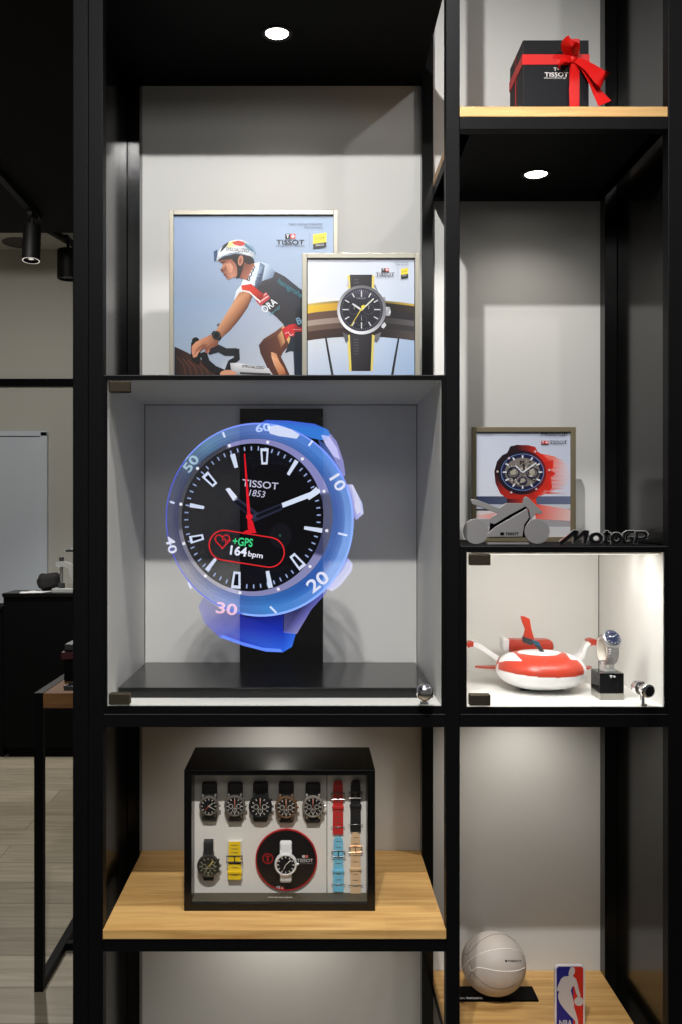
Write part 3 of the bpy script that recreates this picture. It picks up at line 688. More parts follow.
# hand, wrist watch, bars
a.ell(124, 684, 18, 17, C(20, 18, 20), 20); a.poly([(102, 690), (140, 694), (150, 760), (140, 800), (112, 785), (100, 760)], C(24, 20, 22))
a.stroke([(160, 740), (178, 790), (215, 822), (280, 850)], 34, C(24, 22, 26)); a.stroke([(185, 735), (235, 720), (270, 738), (325, 738)], 36, C(30, 30, 36)); a.stroke([(322, 724), (326, 770), (295, 790), (280, 830)], 30, C(24, 24, 30))
a.poly([(104, 712), (124, 690), (160, 672), (200, 654), (236, 682), (232, 706), (196, 722), (188, 742), (172, 744), (168, 720), (142, 738), (128, 762), (112, 768), (104, 740)],
       [C(190, 128, 98), C(206, 146, 114), C(200, 138, 106), C(180, 118, 88), C(120, 72, 54), C(112, 66, 50), C(140, 86, 64), C(196, 138, 108), C(176, 112, 86), C(120, 72, 56), C(200, 140, 110), C(204, 146, 118), C(170, 108, 84), C(196, 134, 104)])
for p in ([(118, 752), (136, 722), (166, 700)], [(146, 738), (158, 716), (180, 700)], [(176, 738), (186, 714), (206, 700)]): a.stroke(p, 4, C(116, 68, 52))
a.stroke([(206, 642), (246, 676)], 20, C(26, 24, 26)); a.ell(225, 658, 21, 22, C(18, 18, 20), 24); a.oring(225, 658, 17, 18, 3, C(66, 66, 70), 24)
# frame tube
a.poly([(292, 792), (330, 792), (480, 818), (500, 850), (300, 850)], [C(196, 196, 200), C(220, 220, 222), C(206, 206, 208), C(190, 190, 194), C(150, 150, 156)])
a.text('SPECIALIZED', 405, 812, 110, 13, C(50, 50, 56), 5, 0.03, 0.3); a.stroke([(340, 842), (490, 848)], 10, C(60, 56, 56))
a.ell(282, 846, 40, 20, C(206, 146, 116), 20)
# logos
a.text('TISSOT', 586, 203, 136, 24, C(48, 46, 52), 0, 0.015); tissot_mark(a, 586, 162, 50, 24); a.text('INNOVATORS BY TRADITION', 586, 222, 136, 9, C(84, 90, 104))
a.stroke([(681, 160), (681, 230)], 1.6, C(120, 132, 150))
a.text('TISSOT OFFICIAL TIMEKEEPER', 660, 116, 165, 10, C(84, 90, 104)); a.text('TOUR DE FRANCE', 698, 132, 92, 9, C(84, 90, 104))
badge(a, 697, 156, 762, 236)
a.build('poster', M['print'], t, crop=t_crop)

# --- watch poster
D = 1.85; Dp = D + 0.005
t = frame_thing('small champagne framed poster of a chronograph on a yellow edged strap', 302, 253, 420, CT, D, 5.0, M['champ'])
a = remap(Art(Dp), 300, 240, 5.456, D, Dp)
a.poly([(42, 98), (625, 98), (625, 420), (42, 420)], [C(222, 224, 232), C(196, 204, 220), C(196, 208, 226), C(232, 232, 236)])
a.poly([(42, 420), (625, 420), (625, 860), (42, 860)], [C(226, 228, 234), C(178, 198, 226), C(150, 178, 216), C(176, 192, 216)])
a.poly([(42, 300), (330, 330), (330, 500), (42, 620)], [C(240, 236, 232), C(220, 220, 224), C(200, 206, 216), C(206, 214, 226)])
def tyre(yl0, yl1, cols, bulge=22):
    # one ring of the wheel: rises to the middle, colour varies along it
    a.up(); n = 18
    def Y(y, x): u = (x - 330) / 290.0; return y - bulge * (1 - u * u)
    for k_ in range(n):
        xa, xb = 42 + 583 * k_ / n, 42 + 583 * (k_ + 1) / n
        def cc(x):
            f = (x - 42) / 583 * (len(cols) - 1); m_ = min(int(f), len(cols) - 2); f -= m_
            return tuple(cols[m_][q] + (cols[m_ + 1][q] - cols[m_][q]) * f for q in range(4))
        a._face([a.pt(xa, Y(yl0, xa)), a.pt(xb, Y(yl0, xb)), a.pt(xb, Y(yl1, xb)), a.pt(xa, Y(yl1, xa))], [cc(xa), cc(xb), cc(xb), cc(xa)])
tyre(346, 362, [C(214, 190, 110), C(150, 130, 70), C(60, 52, 40), C(120, 100, 50), C(204, 172, 70)])
tyre(358, 400, [C(230, 192, 62), C(206, 160, 50), C(50, 42, 36), C(24, 22, 24), C(60, 52, 44)])
tyre(398, 440, [C(112, 84, 70), C(92, 70, 60), C(40, 34, 32), C(30, 28, 30), C(48, 46, 48)])
tyre(438, 470, [C(170, 152, 140), C(150, 132, 122), C(60, 54, 54), C(56, 52, 52), C(96, 92, 94)])
tyre(468, 500, [C(120, 96, 84), C(98, 78, 70), C(44, 38, 38), C(40, 36, 38), C(64, 60, 62)])
tyre(498, 546, [C(76, 54, 46), C(60, 44, 40), C(34, 28, 30), C(44, 38, 40), C(84, 76, 74)])
a.stroke([(140, 525), (160, 640), (182, 760)], 10, C(44, 44, 50), 14); a.stroke([(540, 530), (520, 640), (500, 760)], 9, C(44, 44, 50), 14)
# strap, case
for y0, y1, tp in ((186, 262, 0), (512, 712, 6)):
    a.poly([(258, y0 + 6), (278, y0), (282, y1), (262 + tp, y1)], C(226, 206, 104)); a.poly([(390, y0), (408, y0 + 6), (404 - tp, y1), (386, y1)], C(222, 204, 110))
    a.poly([(272, y0), (394, y0), (392 - tp, y1), (276 + tp, y1)], [C(60, 58, 62), C(44, 42, 46), C(36, 34, 38), C(50, 48, 52)])
    for r_ in range(6 if y0 > 300 else 2):
        for c_ in range(3): a.ell(300 + 9 * c_, y0 + 28 + r_ * 16, 2.6, 2.6, C(110, 108, 116), 8)
a.poly([(232, 500), (262, 515), (265, 545), (252, 560), (244, 540)], C(90, 92, 98)); a.poly([(444, 500), (410, 515), (406, 545), (418, 558), (432, 540)], C(110, 110, 116))
a.poly([(252, 250), (262, 205), (270, 245)], C(200, 200, 206)); a.poly([(408, 235), (430, 285), (404, 250)], C(120, 124, 132))
a.poly([(468, 362), (492, 364), (496, 390), (492, 414), (468, 412)], [C(210, 212, 218), C(150, 152, 158), C(230, 230, 234), C(90, 92, 98), C(140, 142, 150)])
a.poly([(446, 312), (464, 306), (470, 326), (456, 336)], C(150, 154, 162)); a.poly([(446, 462), (462, 446), (472, 462), (458, 480), (446, 476)], C(206, 208, 214))
def case_col(th):
    v = 150 + 90 * math.cos(th - 2.1) * (0.5 if math.cos(th - 2.1) < 0 else 1); return C(v, v, min(255, v + 6))
a.ring(lambda th: (337 + 134 * math.cos(th), 379 + 134 * math.sin(th)), lambda th: (336 + 117 * math.cos(th), 378 + 117 * math.sin(th)), case_col, 72)
a.ell(336, 378, 118, 118, C(36, 36, 46), 60); a.oring(336, 378, 112, 112, 3, C(70, 70, 84), 60)
a.poly([(240, 310), (330, 262), (430, 310), (336, 350)], [C(52, 50, 64), C(84, 80, 98), C(50, 48, 60), C(38, 38, 48)])
for i in range(60):
    th = 2 * PI * i / 60; a.stroke([(336 + 104 * math.sin(th), 378 - 104 * math.cos(th)), (336 + 108 * math.sin(th), 378 - 108 * math.cos(th))], 2, C(150, 150, 160))
for i in range(12):
    th = 2 * PI * i / 12; r0 = 70 if i % 3 == 0 else 78; a.stroke([(336 + r0 * math.sin(th), 378 - r0 * math.cos(th)), (336 + 103 * math.sin(th), 378 - 103 * math.cos(th))], 6, C(214, 214, 220))
for (x, y) in ((296, 376), (376, 376), (336, 438)): a.oring(x, y, 30, 30, 2.4, C(86, 86, 100), 30); a.stroke([(x, y), (x, y - 22)], 3, C(170, 170, 178))
a.text('TISSOT', 334, 317, 54, 9, C(150, 148, 160), 0, .02)
a.stroke([(336, 380), (286, 346)], 11, C(224, 224, 226), 8); a.stroke([(336, 380), (403, 318)], 9, C(226, 226, 214), 6); a.stroke([(350, 352), (276, 470)], 5, C(232, 212, 70), 3); a.ell(345, 362, 11, 8, C(232, 214, 60), 16); a.ell(336, 378, 7, 7, C(220, 204, 80), 14)
a.text('TISSOT', 465, 185, 102, 18, C(60, 48, 56), 0, .012); tissot_mark(a, 465, 152, 40, 17); a.text('INNOVATORS BY TRADITION', 465, 199, 100, 5, C(100, 106, 120)); a.stroke([(534, 150), (534, 204)], 1.5, C(150, 160, 176))
a.text('TISSOT PR100', 552, 122, 76, 7, C(90, 96, 110)); a.text('TOUR EDITION', 556, 133, 66, 6, C(90, 96, 110)); badge(a, 551, 150, 590, 206)
a.build('poster', M['print'], t, crop=t_crop)

# --- racing poster
D = 1.95; Dp = D + 0.005; RT = 1.381
t = frame_thing('bronze framed poster of a black and red skeleton watch behind the motorbike cutout', 471.5, 427, 576, RT, D, 5.0, M['olive'])
a = remap(Art(Dp), 460, 420, 5.246, D, Dp)
a.poly([(80, 50), (592, 50), (592, 400), (80, 400)], [C(208, 214, 232), C(186, 194, 214), C(206, 208, 224), C(220, 224, 236)])
for y0, y1, cl, cr in ((400, 442, C(52, 62, 92), C(104, 112, 140)), (442, 466, C(176, 182, 196), C(196, 200, 208)), (466, 476, C(50, 54, 66), C(90, 94, 104)), (476, 520, C(214, 204, 206), C(206, 200, 200)), (520, 560, C(150, 150, 156), C(160, 156, 160)), (560, 640, C(200, 190, 190), C(196, 196, 200))):
    a.poly([(80, y0), (592, y0), (592, y1), (80, y1)], [cl, cr, cr, cl])
bgc = C(214, 200, 208)
a.poly([(400, 170), (500, 190), (560, 230), (580, 290), (560, 340), (470, 380), (420, 400)], [C(236, 80, 56), C(236, 130, 110), bgc, bgc, bgc, C(232, 140, 124), C(230, 70, 48)])
for q in range(9):
    y = 200 + q * 22; a.poly([(455, y), (520 + 18 * math.sin(q * 2.1), y + 4), (560, y + 7), (455, y + 12)], [C(226, 44, 30), C(236, 110, 86), bgc, C(226, 44, 30)])
a.poly([(90, 500), (260, 480), (260, 530), (90, 512)], [C(230, 190, 186), C(228, 90, 70), C(226, 120, 100), C(226, 190, 186)]); a.poly([(400, 440), (585, 470), (585, 530), (400, 520)], [C(228, 70, 50), C(226, 190, 186), C(226, 196, 192), C(226, 90, 72)])
a.poly([(250, 400), (400, 410), (412, 500), (246, 490)], [C(40, 22, 34), C(226, 60, 40), C(232, 60, 40), C(60, 24, 40)])
pts = [(250, 172), (266, 138), (300, 129), (362, 131), (398, 140), (410, 165), (440, 182), (468, 214), (492, 208), (492, 245), (476, 262), (506, 280), (480, 300), (486, 356), (470, 372), (446, 366), (420, 392), (396, 416), (250, 412), (214, 386), (188, 330), (182, 270), (196, 216), (224, 184)]
cols = []
for x, y in pts:
    f = min(1, max(0, (x - 290) / 130)); g = min(1, max(0, (y - 300) / 90)) * (1 if x < 300 else .4); f = max(f, g * .8)
    cols.append(C(36 + 186 * f, 22 + 26 * f, 28 + 6 * f))
ctr = a; a.up()
for i in range(len(pts)):
    j = (i + 1) % len(pts); a._face([a.pt(325, 275), a.pt(*pts[i]), a.pt(*pts[j])], [C(30, 22, 34), cols[i], cols[j]])
a.ring(lambda th: (328 + 128 * math.cos(th), 275 + 116 * math.sin(th)), lambda th: (330 + 112 * math.cos(th), 273 + 96 * math.sin(th)), lambda th: C(30 + 96 * max(0, math.cos(th)), 22 + 10 * max(0, math.cos(th)), 34), 60)
a.ell(330, 273, 113, 97, C(30, 32, 66), 50); a.oring(330, 273, 113, 97, 3, C(120, 150, 206), 50)
a.ell(330, 273, 92, 76, C(126, 118, 112), 44)
rnd = random.Random(3)
for i in range(90):
    r = rnd.random() ** .5 * 86; th = rnd.random() * 2 * PI; v = rnd.choice([30, 44, 60, 150, 176, 196, 206]); a.ell(330 + r * math.cos(th), 273 + r * .82 * math.sin(th), rnd.uniform(3, 9), rnd.uniform(2, 7), C(v, v * .95, v * .9), 8, rnd.random() * 3)
for x, y, rr_ in ((280, 276, 34), (380, 276, 34), (330, 318, 24)): a.oring(x, y, rr_, rr_ * .9, 7, C(40, 42, 70), 26); a.ell(x, y, rr_ * .45, rr_ * .4, C(170, 164, 150), 14)
for i in range(12):
    th = 2 * PI * i / 12; a.stroke([(330 + 84 * math.sin(th), 273 - 72 * math.cos(th)), (330 + 104 * math.sin(th), 273 - 88 * math.cos(th))], 8, C(226, 228, 236))
for x, y in ((258, 200), (396, 165), (198, 270), (470, 262), (270, 380), (402, 362)): a.ell(x, y, 6, 6, C(216, 190, 190), 10)
a.stroke([(330, 275), (292, 238)], 7, C(226, 226, 230)); a.stroke([(330, 275), (402, 224)], 7, C(232, 232, 236))
a.text('MotoGP', 497, 72, 136, 20, C(34, 34, 42), 0, .0, .25); tissot_mark(a, 447, 108, 40, 17, C(190, 40, 44)); a.text('TISSOT', 517, 116, 92, 17, C(44, 40, 48), 0, .012)
a.text('TISSOT T-RACE MOTOGP', 164, 60, 112, 7, C(90, 92, 104)); a.text('AUTOMATIC', 140, 73, 64, 6, C(100, 102, 114))
a.build('poster', M['print'], t, crop=t_crop)

# ------------------------------------------------------------------ motorbike cutout
D = 1.80
t = thing('motorbike_sign', 'flat grey metal motorbike cutout standing before the bronze framed poster', 'sign', (PX(507, D), D, RT))
def cp(x, y, d, x0=460, y0=420, k=5.246): return P(x0 + x / k, y0 + y / k, d)
def lower(zmin, v): v.z = max(v.z, zmin); return v
def plate(name, pts, d, th, m, bev=0.0006, label=None): return MB().prism([lower(RT, cp(x, y, d)) for x, y in pts], (0, th, 0)).build(name, m, t, bevel=bev, label=label)
circ = lambda cx, cy, r, n=40: [(cx + r * math.cos(2 * PI * i / n), cy + r * math.sin(2 * PI * i / n)) for i in range(n)]
zb = VY + (EYE - RT) * F / D                # image row of the shelf top at this depth
wy = (zb - 420) * 5.246 - 67
plate('wheel', circ(85, wy, 67), D, 0.005, M['signsteel']); plate('wheel', circ(405, wy, 66), D, 0.005, M['signsteel'])
plate('seat_fairing', [(55, 415), (95, 420), (205, 462), (243, 436), (330, 436), (336, 408), (348, 400), (360, 408), (434, 482), (430, 494), (398, 492), (382, 512), (372, 522), (360, 468), (344, 454), (258, 500), (182, 547), (158, 540), (168, 506), (198, 490), (62, 440)], D - 0.002, 0.005, M['signsteel'])
plate('body_fairing', [(186, 560), (352, 464), (364, 512), (338, 548), (328, 612), (140, 614), (146, 596), (172, 572)], D - 0.002, 0.005, M['signsteel'])
plate('backing', [(160, 540), (345, 448), (372, 508), (352, 560), (346, 616), (150, 618)], D + 0.004, 0.004, M['blackmatt'])
lt = MB(); c = cp(262, 597, D - 0.0023); solid_text(lt, 'TISSOT', (c.x + .004, D - 0.0023, c.z), 0.026, 0.0055, 0.0003, 0, .03)
lt.box(c.x - 0.019, c.x - 0.0115, D - 0.0027, D - 0.0021, c.z - .0028, c.z + .0028); lt.build('lettering', M['blackmatt'], t)
MB().box(PX(487, D), PX(528, D), D - 0.006, D + 0.014, RT, RT + 0.003).build('foot', M['signsteel'], t)

# ------------------------------------------------------------------ standing black letters
D = 1.755
t = thing('letter_sign', 'black cutout letters with pale edges standing right of the motorbike cutout', 'sign', (PX(604, D), D, RT))
zrow = VY + (EYE - RT) * F / D
def lp(x, y): # drawing frame: crop [440,410,682,560], scale 2.818, letters sit on the shelf
    return (440 + x / 2.818, 410 + y / 2.818)
def letter(strokes, wd, name):
    for (off, th, m, z) in ((1.5, 0.006, M['lettergrey'], 0.003), (0.0, 0.007, M['gloss'], -0.0035)):
        b = MB()
        for pts, closed in strokes:
            n = len(pts); W = wd / 2 + off; Lp = []; Rp = []
            for i, p in enumerate(pts):
                if closed: q0, q1 = pts[i - 1], pts[(i + 1) % n]
                else: q0, q1 = pts[max(i - 1, 0)], pts[min(i + 1, n - 1)]
                a1 = (p[0] - q0[0], p[1] - q0[1]); a2 = (q1[0] - p[0], q1[1] - p[1])
                l1 = math.hypot(*a1) or 1; l2 = math.hypot(*a2) or 1
                if not closed and i == 0: a1, l1 = a2, l2
                if not closed and i == n - 1: a2, l2 = a1, l1
                n1 = (-a1[1] / l1, a1[0] / l1); n2 = (-a2[1] / l2, a2[0] / l2)
                nx, ny = n1[0] + n2[0], n1[1] + n2[1]; l = math.hypot(nx, ny) or 1; nx /= l; ny /= l
                mit = min(1.8, 1 / max(.35, nx * n1[0] + ny * n1[1])); ex = 0
                if not closed and i in (0, n - 1):
                    s_ = -1 if i == 0 else 1; p = (p[0] + s_ * a1[0] / l1 * off, p[1] + s_ * a1[1] / l1 * off)
                Lp.append((p[0] + nx * W * mit, p[1] + ny * W * mit)); Rp.append((p[0] - nx * W * mit, p[1] - ny * W * mit))
            for i in range(n if closed else n - 1):
                j = (i + 1) % n
                quad = [Lp[i], Lp[j], Rp[j], Rp[i]]
                v = []
                for q in quad:
                    x, y = lp(*q); w_ = P(x, y, D + z); w_.z = max(w_.z, RT); v.append(w_)
                try: b.prism(v, (0, th, 0))
                except ValueError: pass
        b.build(name if z < 0 else name + '_edge', m, t)
def arc(cx, cy, rx, ry, a0, a1, n=12): return [(cx + rx * math.cos(math.radians(a0 + (a1 - a0) * i / n)), cy + ry * math.sin(math.radians(a0 + (a1 - a0) * i / n))) for i in range(n + 1)]
BY = (zrow - 410) * 2.818 - 2           # baseline row in the drawing frame
bo = BY - 376
letter([([(341, 373 + bo), (381, 341 + bo), (386, 342 + bo), (380, 365 + bo), (408, 341 + bo), (415, 342 + bo), (408, 373 + bo)], False)], 9.5, 'letter')
letter([(arc(441, 359 + bo, 14.5, 12, 0, 345, 18), True)], 8.5, 'letter')
letter([([(471, 338 + bo), (468, 366 + bo), (472, 372 + bo), (480, 372 + bo)], False), ([(463, 347 + bo), (481, 347 + bo)], False)], 7.5, 'letter')
letter([(arc(498, 359 + bo, 12, 12, 0, 345, 18), True)], 8.5, 'letter')
letter([([(548, 341 + bo), (528, 341 + bo), (520, 347 + bo), (518, 364 + bo), (524, 371 + bo), (541, 371 + bo), (544, 358 + bo), (533, 358 + bo)], False)], 6, 'letter')
letter([([(553, 374 + bo), (556, 342 + bo), (578, 342 + bo), (583, 347 + bo), (581, 356 + bo), (575, 360 + bo), (557, 360 + bo)], False)], 6, 'letter')

# ------------------------------------------------------------------ gift box
GZ = 2.194; gf, gb = 1.85, 1.97
gx0, gx1 = PX(522.8, gf), PX(588.9, gf); gt = PZ(40, gf)
t = thing('gift_box', 'black gift box tied with a red satin ribbon and bow on the top oak shelf', 'gift box', ((gx0 + gx1) / 2, 1.91, GZ))
MB().box(gx0, gx1, gf, gb, GZ, gt, 0, 0.0015).build('box_body', M['giftblack'], t)
MB().box(gx0 - 0.0006, gx0 + 0.002, gf + 0.062, gf + 0.0645, GZ, gt - 0.002).build('red_edge', M['redsilk'], t)
rz0, rz1 = PZ(64.8, gf), PZ(54.6, gf); e = 0.0012
rb = MB().box(gx0 - e, gx1 + e, gf - e, gf, rz0, rz1).box(gx0 - e, gx0, gf, gb, rz0, rz1).box(gx1, gx1 + e, gf, gb, rz0, rz1).box(gx0 - e, gx1 + e, gb, gb + e, rz0, rz1)
vx0, vx1 = PX(569.2, gf), PX(579.2, gf)
rb.box(vx0, vx1, gf - 2 * e, gf - e, GZ, gt + e).box(vx0, vx1, gf - e, gb + e, gt, gt + e).box(vx0, vx1, gb + e, gb + 2 * e, GZ, gt + e)
rb.build('ribbon', M['redsilk'], t)
def gp(x, y, dy): return P(500 + x / 5.93, 30 + y / 5.93, gf + dy)
def spline(pts, n=6):
    out = []; pts = [Vector(p) for p in pts]
    for i in range(len(pts) - 1):
        p0 = pts[max(i - 1, 0)]; p1 = pts[i]; p2 = pts[i + 1]; p3 = pts[min(i + 2, len(pts) - 1)]
        for k in range(n):
            u = k / n; out.append(0.5 * ((2 * p1) + (-p0 + p2) * u + (2 * p0 - 5 * p1 + 4 * p2 - p3) * u * u + (-p0 + 3 * p1 - 3 * p2 + p3) * u ** 3))
    out.append(pts[-1]); return out
def ribbon(name, pts, wd, w, th=0.001, lead=None):
    pp = spline(pts); nn = len(pp)
    ws = []
    for i in range(nn):
        f = i / (nn - 1) * (len(w) - 1); k = min(int(f), len(w) - 2); ws.append(w[k] + (w[k + 1] - w[k]) * (f - k))
    wds = []
    for i in range(nn):
        f = i / (nn - 1) * (len(wd) - 1); k = min(int(f), len(wd) - 2); wds.append(Vector(wd[k]).lerp(Vector(wd[k + 1]), f - k))
    return MB().band(pp, wds, ws, th).build(name, M['redsilk'], t)
# small upright loop, left loop point, wide right loop, two tails, knot
ribbon('bow_loop', [gp(438, 165, -.004), gp(398, 128, -.016), gp(396, 84, -.032), gp(424, 64, -.034), gp(446, 100, -.018), gp(442, 160, -.004)], [(.9, .2, -.35)] * 6, [.010, .019, .022, .022, .020, .010])
ribbon('ribbon_tail', [gp(440, 168, -.006), gp(395, 172, -.016), gp(366, 198, -.018), gp(346, 232, -.014)], [(.2, .3, 1), (.45, .3, .8), (.5, .2, .75), (.6, .2, .7)], [.010, .017, .017, .012])
ribbon('bow_loop', [gp(445, 172, -.006), gp(525, 218, -.020), gp(600, 284, -.034), gp(606, 292, -.024), gp(540, 236, -.010), gp(450, 178, -.003)], [(.3, .2, 1), (.4, .25, .9), (.46, .15, .88), (.46, .15, .88), (.4, .2, .9), (.3, .2, 1)], [.012, .021, .034, .034, .024, .010])
ribbon('ribbon_tail', [gp(450, 178, -.004), gp(505, 238, -.010), gp(552, 318, -.016), gp(582, 378, -.020), gp(622, 436, -.030)], [(.8, .2, .5), (.85, .25, .45), (.9, .2, .35), (.9, -.1, .4), (.75, .1, .65)], [.010, .015, .016, .018, .028])
ribbon('ribbon_tail', [gp(438, 175, -.004), gp(440, 260, -.007), gp(438, 350, -.009), gp(440, 462, -.010)], [(1, .1, 0), (1, .25, 0), (1, -.1, 0), (1, .1, 0)], [.012, .0165, .0185, .019])
kn = MB(); c = gp(432, 172, -.006); bmesh.ops.create_uvsphere(kn.bm, u_segments=16, v_segments=10, radius=1.0)
for v in kn.bm.verts:
    q = v.co.copy(); f = 1 + .12 * math.sin(6 * q.z + 2 * q.x); v.co = c + Vector((q.x * .0085 * f, q.y * .006, q.z * .0085 * f))
for f in kn.bm.faces: f.smooth = True
kn.build('bow_knot', M['redsilk'], t)
lt = MB(); c = gp(335, 264, -.0003); solid_text(lt, 'TISSOT', (c.x, gf - .0001, c.z), .0475, .0088, .00015, 0, .012)
c2 = gp(335, 232, 0); solid_text(lt, 'T+', (c2.x, gf - .0001, c2.z), .0115, .0062, .00015, 0, .01); c3 = gp(325, 285, 0); solid_text(lt, 'SWISS WATCHES SINCE 1853', (c3.x, gf - .0001, c3.z), .044, .0028, .00015, 0, 0.0)
lt.build('lettering', M['whitetext'], t)

# ------------------------------------------------------------------ red and white toy craft
D = 1.878; t = thing('toy_craft', 'red and white toy craft with upright fin and outstretched arms in the small glass case', 'toy', (PX(540.5, D), D, RF))
cx, cz, rx, ry, rz = PX(540.5, D), RF + .0405, .0885, .090, .0375
def fp(x, y): return (460 + x / 4.871, 600 + y / 4.871)
red_poly = [fp(*p) for p in ((186, 338), (188, 305), (225, 296), (302, 297), (262, 255), (345, 268), (410, 272), (462, 270), (508, 252), (540, 290), (572, 292), (598, 322), (606, 345), (603, 362), (560, 374), (480, 380), (390, 377), (300, 366), (230, 352))]
def inside(p, poly):
    r = False; n = len(poly)
    for i in range(n):
        x0, y0 = poly[i]; x1, y1 = poly[(i + 1) % n]
        if (y0 > p[1]) != (y1 > p[1]) and p[0] < (x1 - x0) * (p[1] - y0) / (y1 - y0) + x0: r = not r
    return r
b = MB(); NU, NV = 220, 150; grid = []
for i in range(NV + 1):
    ph = -PI / 2 + PI * i / NV; row = []
    for k_ in range(NU):
        th = 2 * PI * k_ / NU; ex = .86
        cu = lambda v: math.copysign(abs(v) ** ex, v)
        z = cu(math.sin(ph)); z = z if z > 0 else z * 1.02
        row.append(b.bm.verts.new((cx + rx * math.cos(ph) ** ex * cu(math.cos(th)), D + ry * math.cos(ph) ** ex * cu(math.sin(th)), cz + rz * z)))
    grid.append(row)
for i in range(NV):
    for k_ in range(NU):
        j = (k_ + 1) % NU
        try: f = b.bm.faces.new((grid[i][k_], grid[i][j], grid[i + 1][j], grid[i + 1][k_]))
        except ValueError: continue
        f.smooth = True; c = f.calc_center_median()
        # the paint pattern continues, mirrored, over the rear half of the hull
        cy_ = D - abs(c.y - D); q = (VX + c.x * F / cy_, VY - (c.z - EYE) * F / cy_)
        f.material_index = 1 if inside(q, red_poly) and c.z > cz - .014 else 0
b.build('hull', [M['white'], M['red']], t)
def hull_y(x, z): # front surface
    u = 1 - abs((x - cx) / rx) ** 2.3 - abs((z - cz) / rz) ** 2.3
    return D - ry * max(u, 0) ** (1 / 2.3)
sm = []
for i in range(9):
    u = i / 8; x, y = fp(360 + 75 * u, 360 - 70 * u ** 0.8 - 6 * math.sin(PI * u)); 
    wx, wz = PX(x, D - .07), PZ(y, D - .07); sm.append((wx, hull_y(wx, wz) - .0002, wz))
MB().tube(sm, .0005, 6).build('seam', M['seamdark'], t)
def fpt(x, y, d): return P(*fp(x, y), d)
ax = [fpt(195, 292, 1.93), fpt(150, 262, 1.94), fpt(95, 224, 1.95), fpt(58, 210, 1.95)]
MB().band(spline(ax, 5), (0, 1, 0), [.05 - .024 * i / 15 for i in range(16)], .0095).build('arm', M['white'], t)
MB().band(spline([fpt(60, 212, 1.95), fpt(44, 212, 1.95), fpt(30, 220, 1.95)], 4), (0, 1, 0), .028, .010).build('arm_tip', M['red'], t)
ax = [fpt(545, 296, 1.93), fpt(578, 262, 1.94), fpt(610, 222, 1.95), fpt(628, 204, 1.95)]
MB().band(spline(ax, 5), (0.75, .8, .6), [.052 - .02 * i / 15 for i in range(16)], .0075).build('arm', M['white'], t)
MB().band(spline([fpt(622, 208, 1.95), fpt(640, 200, 1.95), fpt(658, 206, 1.95)], 4), (0, 1, 0), .028, .012).build('arm_tip', M['red'], t)
for q in (((190, 325), (130, 326), (75, 324)), ((595, 330), (615, 327), (634, 325))):
    MB().band([fpt(*q[0], 1.92), fpt(*q[1], 1.93), fpt(*q[2], 1.94)], (0, 1, 0), [.03, .022, .008], .0035).build('side_fin', M['red'], t)
def fin(pts, d, th, m, name, ml=None): MB().prism([fpt(x, y, d) for x, y in pts], (0, th, 0)).build(name, m, t, bevel=.0006)
fin([(296, 78), (316, 80), (340, 92), (348, 140), (362, 190), (352, 205), (330, 205), (308, 182), (318, 142), (304, 108)], 1.915, .005, M['red'], 'tail_fin')
fin([(308, 178), (330, 186), (362, 196), (372, 214), (340, 220), (308, 206)], 1.912, .010, M['darkgrey'], 'fin_root')
fin([(352, 194), (384, 204), (398, 230), (372, 226)], 1.868, .006, M['teal'], 'fin_brace')
fin([(360, 214), (396, 226), (414, 258), (392, 252)], 1.864, .006, M['darkgrey'], 'fin_brace')
# rear block behind the hull
y0 = 1.985; A, Bq = fpt(236, 196, y0), fpt(462, 262, y0)
MB().box(A.x, Bq.x, y0, y0 + .05, Bq.z, A.z, 0, .012, 4).build('tail_block', M['red'], t)
A, Bq = fpt(212, 192, y0), fpt(244, 250, y0)
MB().box(A.x, Bq.x, y0 + .004, y0 + .046, Bq.z, A.z, 0, .004, 3).build('tail_block_end', M['white'], t)
for xx in (-.035, .03): MB().box(cx + xx - .012, cx + xx + .012, D - .02, D + .04, RF, RF + .006, 0, .003).build('foot', M['darkgrey'], t)

# ------------------------------------------------------------------ watch on a black block
fd = 1.766
t = thing('display_block', 'glossy black cube stand with a clear base under the steel watch', 'display stand', (PX(612, fd), 1.795, RF))
bx0, bx1 = PX(599.8, fd), PX(624, fd); by1 = 1.822
MB().box(bx0, bx1, fd, by1, RF, RF + .0125, 0, .0008).build('clear_base', mat('smoked_acrylic', (150, 148, 138), .15, coat=.4), t)
bt = PZ(673.4, fd)
MB().box(bx0, bx1, fd, by1, RF + .0125, bt, 0, .0008).build('block', M['gloss'], t)
lt = MB(); c = P(612.5, 676.6, fd); solid_text(lt, 'T+', (c.x, fd - .0001, c.z), .0125, .0052, .0004, 0, .04); lt.build('lettering', M['whitetext'], t)
W0 = Vector((PX(607.5, 1.795), 1.795, bt))
t = thing('wrist_watch', 'steel bracelet watch with a blue dial standing on the black cube', 'watch', W0)
KW = 1.03; rotm = Matrix.Rotation(math.radians(15), 3, 'Z')   # turned so that its left flank shows
def wl(x, y, z): return W0 + rotm @ Vector((x, y, z)) * KW
def loop(an): # side profile of the bracelet, an = 0 at the bottom, going forward
    return (-.020 * math.sin(an), .0405 - .0275 * math.cos(an))
n = 40; pts = [wl(0, *loop(2 * PI * i / n)) for i in range(n + 1)]
WD = rotm @ Vector((1, 0, 0))
b = MB()
for i in range(2, n - 1):
    if 12 <= i <= 19: continue
    p, q = pts[i], pts[i + 1]; tt = (q - p) * .06
    b.band([p + tt, q - tt], WD, .0225, .003)
b.build('bracelet', M['steel'], t)
cf = MB(); pc = [wl(0, -.0165 * math.sin(2 * PI * i / n), .0405 - .024 * math.cos(2 * PI * i / n)) for i in range(n + 1)]
cf.band(pc[3:-3], WD, .0255, .0015); cf.build('cuff', mat('cream_cuff', (226, 220, 208), .5), t)
